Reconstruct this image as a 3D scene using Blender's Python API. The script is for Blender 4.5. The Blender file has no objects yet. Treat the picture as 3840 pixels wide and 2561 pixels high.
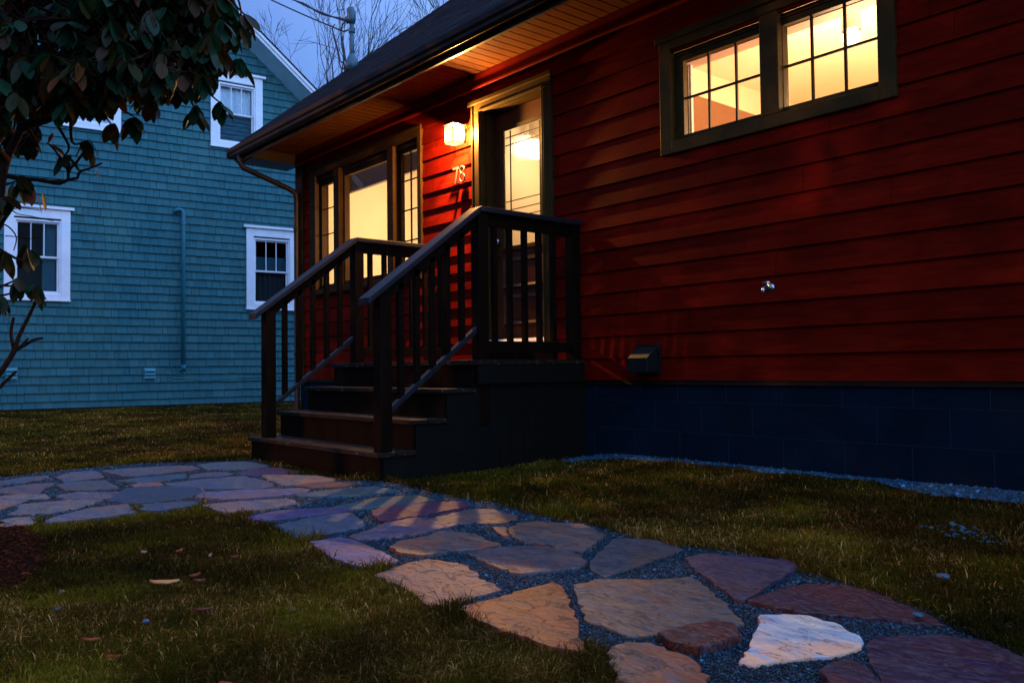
import bpy, math, random
import numpy as np
from mathutils import Vector
random.seed(7); RNG = np.random.default_rng(7)
S = bpy.context.scene
COL = S.collection
# ------------------------------------------------------------------ helpers
def tag(o, label=None, cat=None, group=None, kind=None):
    if label: o['label'] = label
    if cat: o['category'] = cat
    if group: o['group'] = group
    if kind: o['kind'] = kind
    return o
def empty(name, loc, label=None, cat=None, group=None):
    o = bpy.data.objects.new(name, None); o.empty_display_size = .1
    o.location = loc; COL.objects.link(o)
    return tag(o, label, cat, group)
class MB:
    """collects geometry, builds one mesh object; coordinates are world ones"""
    def __init__(s): s.v = []; s.f = []; s.c = []; s.cc = None
    def vert(s, p): s.v.append((float(p[0]), float(p[1]), float(p[2]))); return len(s.v)-1
    def face(s, *idx): s.f.append(tuple(idx)); s.c.append(s.cc)
    def poly(s, pts):
        i = [s.vert(p) for p in pts]; s.face(*i)
    def hexa(s, p):      # 8 points: bottom ring 0-3, top ring 4-7
        i = [s.vert(q) for q in p]
        for f in ((0,3,2,1),(4,5,6,7),(0,1,5,4),(1,2,6,5),(2,3,7,6),(3,0,4,7)): s.face(*[i[k] for k in f])
    def box(s, x0,x1,y0,y1,z0,z1):
        s.hexa([(x0,y0,z0),(x1,y0,z0),(x1,y1,z0),(x0,y1,z0),(x0,y0,z1),(x1,y0,z1),(x1,y1,z1),(x0,y1,z1)])
    def prism(s, pts, vec):
        n=len(pts); a=[s.vert(p) for p in pts]; b=[s.vert((p[0]+vec[0],p[1]+vec[1],p[2]+vec[2])) for p in pts]
        s.face(*a[::-1]); s.face(*b)
        for k in range(n): s.face(a[k],a[(k+1)%n],b[(k+1)%n],b[k])
    def tube(s, pts, r, n=8, cap=True):
        pts=[Vector(p) for p in pts]; rs = r if hasattr(r,'__len__') else [r]*len(pts)
        up=Vector((0,0,1)); prev=None
        for k,p in enumerate(pts):
            d=(pts[min(k+1,len(pts)-1)]-pts[max(k-1,0)])
            if d.length<1e-9: d=Vector((0,0,1))
            d.normalize()
            if k==0:
                u=up if abs(d.z)<.9 else Vector((1,0,0))
                a=d.cross(u).normalized()
            else:
                a=(a-d*a.dot(d)); 
                if a.length<1e-6: a=d.orthogonal()
                a.normalize()
            b=d.cross(a)
            ring=[s.vert(p+(a*math.cos(2*math.pi*j/n)+b*math.sin(2*math.pi*j/n))*rs[k]) for j in range(n)]
            if prev:
                for j in range(n): s.face(prev[j],prev[(j+1)%n],ring[(j+1)%n],ring[j])
            elif cap: s.face(*ring[::-1])
            prev=ring
        if cap: s.face(*prev)
    def build(s, name, mat, parent=None, smooth=False, bevel=0, origin=None):
        me=bpy.data.meshes.new(name); v=np.array(s.v,float)
        if origin is None: origin = (v.min(0)+v.max(0))/2; origin[2]=v[:,2].min()
        origin=Vector([float(t) for t in origin])
        v=v-np.array(origin)
        me.from_pydata([tuple(q) for q in v],[],s.f)
        if any(c is not None for c in s.c):
            at=me.color_attributes.new('Col','FLOAT_COLOR','CORNER'); k=0
            buf=np.zeros((len(me.loops),4),np.float32)
            for f,c in zip(s.f,s.c):
                buf[k:k+len(f)]=(*(c or (1,1,1)),1); k+=len(f)
            at.data.foreach_set('color',buf.ravel())
        if smooth: me.polygons.foreach_set('use_smooth',[True]*len(me.polygons))
        me.materials.append(mat); me.update()
        o=bpy.data.objects.new(name,me); COL.objects.link(o); o.location=origin
        if parent is not None:
            o.parent=parent
            o.location=origin-worldloc(parent)
        if bevel:
            m=o.modifiers.new('bev','BEVEL'); m.width=bevel; m.segments=2; m.limit_method='ANGLE'
        return o
def worldloc(o):
    l=Vector(o.location)
    while o.parent is not None: o=o.parent; l=l+Vector(o.location)
    return l
def bx(name, mat, parent, x0,x1,y0,y1,z0,z1, bevel=0):
    m=MB(); m.box(x0,x1,y0,y1,z0,z1); return m.build(name,mat,parent,bevel=bevel)
def npmesh(name, verts, faces_flat, nper, mat, cols=None, parent=None):
    """fast mesh from numpy; every face has nper corners; cols per vertex"""
    me=bpy.data.meshes.new(name); nv=len(verts); nf=len(faces_flat)//nper
    me.vertices.add(nv); me.vertices.foreach_set('co',np.asarray(verts,np.float32).ravel())
    me.loops.add(nf*nper); me.loops.foreach_set('vertex_index',np.asarray(faces_flat,np.int32))
    me.polygons.add(nf); me.polygons.foreach_set('loop_start',np.arange(0,nf*nper,nper,dtype=np.int32))
    try: me.polygons.foreach_set('loop_total',np.full(nf,nper,np.int32))
    except Exception: pass
    if cols is not None:
        at=me.color_attributes.new('Col','FLOAT_COLOR','POINT'); c=np.ones((nv,4),np.float32); c[:,:3]=cols
        at.data.foreach_set('color',c.ravel())
    me.materials.append(mat); me.update(calc_edges=True); me.validate()
    o=bpy.data.objects.new(name,me); COL.objects.link(o)
    if parent is not None: o.parent=parent
    return o
def hash2(ix,iy,s=0):
    h=np.sin(ix*127.1+iy*311.7+s*74.7)*43758.5453; return h-np.floor(h)
def vnoise(x,y,s=0):
    ix=np.floor(x); iy=np.floor(y); fx=x-ix; fy=y-iy; fx=fx*fx*(3-2*fx); fy=fy*fy*(3-2*fy)
    a=hash2(ix,iy,s); b=hash2(ix+1,iy,s); c=hash2(ix,iy+1,s); d=hash2(ix+1,iy+1,s)
    return a+(b-a)*fx+(c-a)*fy+(a-b-c+d)*fx*fy
def fbm(x,y,s=0,o=3): return sum(vnoise(x*2**k,y*2**k,s+k)*.5**k for k in range(o))/sum(.5**k for k in range(o))
def inpoly(x,y,P):
    c=np.zeros(len(x),bool); n=len(P)
    for i in range(n):
        x0,y0=P[i]; x1,y1=P[(i+1)%n]
        if y0==y1: continue
        t=((y0>y)!=(y1>y))&(x<(x1-x0)*(y-y0)/(y1-y0)+x0); c^=t
    return c
# ------------------------------------------------------------------ materials
class NT:
    def __init__(s,name):
        s.m=bpy.data.materials.new(name); s.m.use_nodes=True; s.t=s.m.node_tree; s.t.nodes.clear()
        s.out=s.n('ShaderNodeOutputMaterial')
    def n(s,ty,**kw):
        nd=s.t.nodes.new(ty)
        for k,v in kw.items():
            if k in nd.inputs: nd.inputs[k].default_value=v
            else: setattr(nd,k,v)
        return nd
    def l(s,a,b): s.t.links.new(a,b)
    def mix(s,fac,a,b,blend='MIX'):
        m=s.n('ShaderNodeMix',data_type='RGBA',blend_type=blend)
        for i,v in ((0,fac),(6,a),(7,b)):
            if hasattr(v,'links'): s.l(v,m.inputs[i])
            elif i==0: m.inputs[0].default_value=v
            else: m.inputs[i].default_value=(*v,1) if len(v)==3 else v
        return m.outputs[2]
    def noise(s,scale,detail=4,rough=.55,vec=None,stretch=None):
        n=s.n('ShaderNodeTexNoise'); n.inputs['Scale'].default_value=scale; n.inputs['Detail'].default_value=detail; n.inputs['Roughness'].default_value=rough
        if vec is None:
            if not hasattr(s,'tc'): s.tc=s.n('ShaderNodeNewGeometry')
            vec=s.tc.outputs['Position']
        if stretch:
            mp=s.n('ShaderNodeMapping'); mp.inputs['Scale'].default_value=stretch; s.l(vec,mp.inputs['Vector']); vec=mp.outputs[0]
        s.l(vec,n.inputs['Vector']); return n.outputs['Fac']
    def ramp(s,fac,stops):
        r=s.n('ShaderNodeValToRGB'); e=r.color_ramp.elements
        while len(e)<len(stops): e.new(.5)
        for k,(p,c) in enumerate(stops):
            e[k].position=p; e[k].color=(*c,1) if hasattr(c,'__len__') else (c,c,c,1)
        s.l(fac,r.inputs[0]); return r.outputs[0]
    def bump(s,h,strength=.3,dist=.01,prev=None):
        b=s.n('ShaderNodeBump'); b.inputs['Strength'].default_value=strength; b.inputs['Distance'].default_value=dist
        s.l(h,b.inputs['Height'])
        if prev: s.l(prev,b.inputs['Normal'])
        return b.outputs[0]
    def pbr(s,col,rough=.6,spec=.5,normal=None,metal=0,**kw):
        p=s.n('ShaderNodeBsdfPrincipled')
        if hasattr(col,'links'): s.l(col,p.inputs['Base Color'])
        else: p.inputs['Base Color'].default_value=(*col,1)
        if hasattr(rough,'links'): s.l(rough,p.inputs['Roughness'])
        else: p.inputs['Roughness'].default_value=rough
        p.inputs['Specular IOR Level'].default_value=spec; p.inputs['Metallic'].default_value=metal
        if normal: s.l(normal,p.inputs['Normal'])
        for k,v in kw.items(): p.inputs[k].default_value=v
        s.l(p.outputs[0],s.out.inputs[0]); s.p=p; return s.m
def mk_simple(name,col,rough=.55,var=.25,scale=8,bump=.15,spec=.4,stretch=None,metal=0,bdist=.004):
    t=NT(name); f=t.noise(scale,5,.6,stretch=stretch)
    c=t.mix(t.ramp(f,[(.3,0),(.7,1)]),[v*(1-var) for v in col],[min(1,v*(1+var)) for v in col])
    f2=t.noise(scale*9,3,.6,stretch=stretch)
    return t.pbr(c,rough,spec,t.bump(f2,bump,bdist),metal)
M={}
def mk_clap(name,a,b,chip=(.28,.11,.05)):
    t=NT(name)
    g=t.noise(7,5,.65,stretch=(.6,1,4)); big=t.noise(1.6,3,.5)
    c=t.mix(t.ramp(g,[(.3,0),(.72,1)]),a,b)
    c=t.mix(t.ramp(big,[(.35,0),(.65,.5)]),c,[v*.6 for v in a]); pt=t.noise(5,4,.6,stretch=(.5,1,1.2)); c=t.mix(t.ramp(pt,[(.52,0),(.66,.28)]),c,[v*1.4 for v in b])
    ch=t.ramp(t.noise(55,3,.7,stretch=(.6,1,1)),[(.70,0),(.74,1)])
    ch2=t.n('ShaderNodeMath',operation='MULTIPLY'); t.l(ch,ch2.inputs[0]); t.l(t.ramp(t.noise(2.2,2,.5),[(.5,0),(.66,1)]),ch2.inputs[1])
    c=t.mix(ch2.outputs[0],c,chip)
    at=t.n('ShaderNodeAttribute',attribute_name='Col'); c=t.mix(1.0,c,at.outputs[0],'MULTIPLY')
    h=t.noise(22,5,.7,stretch=(.25,1,5))
    return t.pbr(c,t.ramp(g,[(.3,.5),(.7,.7)]),.03,t.bump(h,.35,.004))
M['red']=mk_clap('red siding paint',(.13,.0036,.0008),(.25,.0095,.0020),(.20,.07,.03))
M['redtrim']=mk_simple('red trim paint',(.19,.008,.003),.5,.2,6,.15,.1)
def mk_blue():
    t=NT('blue shingle paint'); at=t.n('ShaderNodeAttribute',attribute_name='Col')
    g=t.noise(26,5,.7,stretch=(1,1,.12)); big=t.noise(.9,4,.55,stretch=(1,1,.6))
    c=t.mix(t.ramp(g,[(.25,0),(.75,1)]),(.013,.092,.118),(.044,.155,.172))
    c=t.mix(t.ramp(big,[(.3,0),(.75,.7)]),c,(.06,.165,.165))
    c=t.mix(1.0,c,at.outputs[0],'MULTIPLY')
    return t.pbr(c,.8,.1,t.bump(g,.6,.008))
M['blue']=mk_blue()
M['bluetrim']=mk_simple('blue pipe paint',(.02,.17,.21),.5,.15,10)
M['white']=mk_simple('white trim paint',(.80,.80,.84),.45,.07,5,.08)
M['rake']=mk_simple('pale blue grey trim paint',(.32,.55,.62),.5,.1,4,.08)
M['trim']=mk_simple('dark olive trim paint',(.060,.034,.008),.5,.25,9,.15,.10)
M['trimd']=mk_simple('dark brown trim paint',(.040,.018,.005),.5,.25,9,.15,.08)
M['door']=mk_simple('brown red door paint',(.075,.022,.008),.45,.2,6,.1,.12)
M['soffit']=mk_simple('soffit metal paint',(.10,.032,.007),.6,.15,5,.05,.04)
M['fascia']=mk_simple('dark brown gutter paint',(.022,.011,.005),.4,.3,6,.08,.25)
M['stain']=mk_simple('dark stained wood',(.010,.0042,.0020),.55,.35,14,.3,.05,stretch=(1,1,.3))
M['rail']=mk_simple('worn handrail paint',(.016,.015,.019),.42,.35,16,.25,.3)
def mk_tread():
    t=NT('worn painted treads'); g=t.noise(12,5,.7,stretch=(.4,2,1)); w=t.ramp(t.noise(30,4,.75,stretch=(.35,1,1)),[(.6,0),(.68,1)])
    c=t.mix(t.ramp(g,[(.3,0),(.7,1)]),(.012,.006,.0035),(.028,.015,.008)); c=t.mix(w,c,(.30,.25,.2))
    return t.pbr(c,.5,.2,t.bump(g,.3,.005))
M['tread']=mk_tread()
M['found']=mk_simple('painted foundation block',(.003,.011,.022),.85,.3,3,.5,.1,bdist=.01)
M['mortar']=mk_simple('mortar',(.006,.022,.036),.85,.2,9,.3,.2)
def mk_roof():
    t=NT('asphalt roof shingle'); br=t.n('ShaderNodeTexBrick'); mp=t.n('ShaderNodeMapping'); tc=t.n('ShaderNodeTexCoord')
    t.l(tc.outputs['UV'],mp.inputs[0]); t.l(mp.outputs[0],br.inputs[0])
    br.inputs['Scale'].default_value=1; br.inputs['Brick Width'].default_value=.3; br.inputs['Row Height'].default_value=.14
    br.inputs['Mortar Size'].default_value=.006; br.offset=.5
    br.inputs['Color1'].default_value=(.004,.005,.007,1); br.inputs['Color2'].default_value=(.010,.010,.013,1); br.inputs['Mortar'].default_value=(.008,.008,.01,1)
    f=t.noise(150,3,.7); c=t.mix(t.ramp(f,[(.35,0),(.65,1)]),br.outputs[0],(.014,.015,.02))
    c=t.mix(.5,br.outputs[0],c)
    return t.pbr(c,.9,.08,t.bump(br.outputs['Fac'],.6,.01,t.bump(f,.6,.006)))
M['roof']=mk_roof()
def mk_pane(name,tint=(1,1,1),fac=.12,ior=1.5):
    t=NT(name); a=t.n('ShaderNodeBsdfTransparent'); a.inputs[0].default_value=(*tint,1)
    b=t.n('ShaderNodeBsdfGlossy'); b.inputs['Roughness'].default_value=.03
    fr=t.n('ShaderNodeFresnel'); fr.inputs[0].default_value=ior
    mm=t.n('ShaderNodeMath',operation='ADD'); t.l(fr.outputs[0],mm.inputs[0]); mm.inputs[1].default_value=fac
    mx=t.n('ShaderNodeMixShader'); t.l(mm.outputs[0],mx.inputs[0]); t.l(a.outputs[0],mx.inputs[1]); t.l(b.outputs[0],mx.inputs[2])
    t.l(mx.outputs[0],t.out.inputs[0]); return t.m
M['pane']=mk_pane('window glass',fac=.0)
M['panedark']=mk_pane('dark window glass',(.8,.9,.95),.0,1.14)
def mk_rippled():
    t=NT('rippled door glass'); g=t.n('ShaderNodeBsdfRefraction'); g.inputs['IOR'].default_value=1.12; g.inputs['Roughness'].default_value=.22
    a=t.n('ShaderNodeBsdfTransparent'); h=t.noise(60,3,.6); bp=t.bump(h,.6,.01); t.l(bp,g.inputs['Normal'])
    mx=t.n('ShaderNodeMixShader'); mx.inputs[0].default_value=.45; t.l(g.outputs[0],mx.inputs[1]); t.l(a.outputs[0],mx.inputs[2])
    t.l(mx.outputs[0],t.out.inputs[0]); return t.m
M['ripple']=mk_rippled()
M['lead']=mk_simple('dark lead came',(.03,.026,.02),.4,.2)
M['metal']=mk_simple('brushed nickel',(.55,.55,.56),.3,.1,20,.05,.5,metal=1)
M['digit']=mk_simple('satin digit metal',(.16,.11,.08),.4,.1,20,.05,.6)
M['wallin']=mk_simple('cream room paint',(.70,.63,.49),.8,.04,3,.05)
M['ceil']=mk_simple('cream ceiling paint',(.70,.63,.49),.9,.03,3,.03)
M['salmon']=mk_simple('salmon plaster',(.62,.36,.26),.8,.06,3,.03)
M['reveal']=mk_simple('mauve painted reveal',(.50,.34,.27),.6,.06,3,.03)
M['blind']=mk_simple('grey woven blind',(.13,.115,.10),.9,.2,60,.3)
M['curtain']=mk_simple('pale curtain cloth',(.75,.78,.80),.9,.15,20,.3)
M['dcurtain']=mk_simple('teal curtain cloth',(.03,.11,.14),.9,.15,20,.3)
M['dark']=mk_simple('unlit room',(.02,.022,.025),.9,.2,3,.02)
M['plastic']=mk_simple('grey blue vent plastic',(.06,.25,.30),.5,.1,20,.1)
M['blackp']=mk_simple('dark vent hood',(.004,.004,.003),.6,.2,20,.1)
M['pipe']=mk_simple('galvanised conduit',(.04,.11,.15),.45,.2,20,.1,.5)
M['cable']=mk_simple('black cable',(.02,.018,.03),.5,.2,40,.1)
M['bark']=mk_simple('dark bark',(.036,.015,.009),.85,.4,40,.6,.1)
M['barkfar']=mk_simple('grey tree bark',(.045,.052,.065),.9,.3,12,.4)
def mk_attr(name,rough=.7,spec=.3,trans=0,mult=1.0,bump=0):
    t=NT(name); at=t.n('ShaderNodeAttribute',attribute_name='Col')
    c=at.outputs[0]
    if mult!=1: c=t.mix(1.0,c,(mult,)*3,'MULTIPLY')
    t.pbr(c,rough,spec, t.bump(t.noise(90,3),bump,.003) if bump else None)
    if trans:
        tr=t.n('ShaderNodeBsdfTranslucent'); t.l(c,tr.inputs[0]); mx=t.n('ShaderNodeMixShader'); mx.inputs[0].default_value=trans
        t.l(t.p.outputs[0],mx.inputs[1]); t.l(tr.outputs[0],mx.inputs[2]); t.l(mx.outputs[0],t.out.inputs[0])
    return t.m
M['grass']=mk_attr('lawn blades',.75,.04,.3)
M['gravel']=mk_attr('gravel pebbles',.6,.35)
M['mulch']=mk_attr('bark mulch',.9,.05)
M['leaf']=mk_attr('rhododendron leaf',.45,.16,.25)
M['sill']=mk_simple('pale door sill',(.75,.70,.62),.5,.1,10,.05)
M['mould']=mk_simple('highlight door moulding',(.09,.05,.03),.35,.2,10,.1)  # lighter than the door, so its highlight lines sit in the colour
def mk_stone():
    t=NT('cleft flagstone'); oi=t.n('ShaderNodeObjectInfo'); base=oi.outputs['Color']
    tc=t.n('ShaderNodeTexCoord'); V=t.n('ShaderNodeVectorMath',operation='ADD'); t.l(tc.outputs['Object'],V.inputs[0])
    rv=t.n('ShaderNodeCombineXYZ'); mm=t.n('ShaderNodeMath',operation='MULTIPLY'); t.l(oi.outputs['Random'],mm.inputs[0]); mm.inputs[1].default_value=40
    t.l(mm.outputs[0],rv.inputs[0]); t.l(mm.outputs[0],rv.inputs[2]); t.l(rv.outputs[0],V.inputs[1]); v=V.outputs[0]
    n1=t.noise(7,5,.62,v,(1,2.4,1)); n2=t.noise(3.2,3,.5,v); n3=t.noise(38,5,.7,v,(1,2,1)); n4=t.noise(14,5,.7,v,(.7,3.2,1))
    c=t.mix(t.ramp(n1,[(.35,0),(.68,1)]),t.mix(1,base,(.36,.55,.85),'MULTIPLY'),t.mix(1,base,(1.38,1.2,1.02),'MULTIPLY'))
    c=t.mix(t.ramp(n2,[(.50,0),(.60,.75)]),c,t.mix(1,base,(1.45,.78,.42),'MULTIPLY')); n5=t.noise(4.3,4,.6,v,(1,3,1)); c=t.mix(t.ramp(n5,[(.56,0),(.64,.7)]),c,t.mix(1,base,(.40,.85,1.5),'MULTIPLY'))
    c=t.mix(t.ramp(n4,[(.60,0),(.66,.5)]),c,t.mix(1,base,(.45,.6,.8),'MULTIPLY'))
    c=t.mix(t.ramp(n3,[(.45,0),(.8,.30)]),c,(.26,.30,.34))
    vw=t.noise(5,3,.5,v); mq=t.n('ShaderNodeVectorMath',operation='MULTIPLY_ADD'); t.l(v,mq.inputs[0]); mq.inputs[1].default_value=(1,1,1); cx_=t.n('ShaderNodeCombineXYZ'); t.l(vw,cx_.inputs[0]); t.l(n1,cx_.inputs[1]); sc_=t.n('ShaderNodeVectorMath',operation='SCALE'); t.l(cx_.outputs[0],sc_.inputs[0]); sc_.inputs['Scale'].default_value=.16; t.l(sc_.outputs[0],mq.inputs[2]); n4=t.noise(5.5,4,.55,mq.outputs[0],(.55,2.6,1))
    ln=t.ramp(n4,[(.405,0),(.415,1),(.425,0),(.545,0),(.553,.9),(.562,0),(.655,0),(.665,.8),(.675,0)]); c=t.mix(ln,c,t.mix(1,base,(.10,.16,.25),'MULTIPLY'))
    step=t.ramp(n4,[(.40,0),(.42,.35),(.53,.4),(.55,.75),(.66,.8),(.68,1)])
    nb=t.bump(n3,.6,.005,t.bump(step,1,.010,t.bump(n1,.25,.008)))
    return t.pbr(c,t.ramp(n3,[(.3,.30),(.7,.52)]),.6,nb)
M['stone']=mk_stone()
def mk_ground(name,a,b,scale,bump):
    t=NT(name); f=t.noise(scale,6,.7); g=t.noise(1.3,3,.5)
    c=t.mix(t.ramp(f,[(.35,0),(.65,1)]),a,b); c=t.mix(t.ramp(g,[(.4,0),(.7,.5)]),c,[v*.55 for v in a])
    return t.pbr(c,.95,.1,t.bump(f,bump,.02))
M['soil']=mk_ground('lawn soil',(.022,.012,.003),(.045,.026,.006),45,.8)
M['bed']=mk_ground('stone dust bed',(.008,.020,.026),(.02,.045,.055),160,.8)
M['mulchbed']=mk_ground('dark mulch bed',(.012,.004,.002),(.028,.008,.004),60,.9)
def mk_emit(name,col,st,tr=0):
    t=NT(name); e=t.n('ShaderNodeEmission'); e.inputs[0].default_value=(*col,1); e.inputs[1].default_value=st
    if tr:
        a=t.n('ShaderNodeBsdfTransparent'); a.inputs[0].default_value=(1,.93,.8,1); mx=t.n('ShaderNodeMixShader'); mx.inputs[0].default_value=1-tr
        t.l(a.outputs[0],mx.inputs[1]); t.l(e.outputs[0],mx.inputs[2]); t.l(mx.outputs[0],t.out.inputs[0])
    else: t.l(e.outputs[0],t.out.inputs[0])
    return t.m
M['skirt']=mk_simple('black stained boards',(.006,.005,.003),.6,.35,14,.3,.15)
M['lampglass']=mk_emit('lit frosted lamp glass',(1,.66,.28),6,.75)
M['globe']=mk_emit('lit ceiling globe',(1,.80,.50),5)
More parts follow.
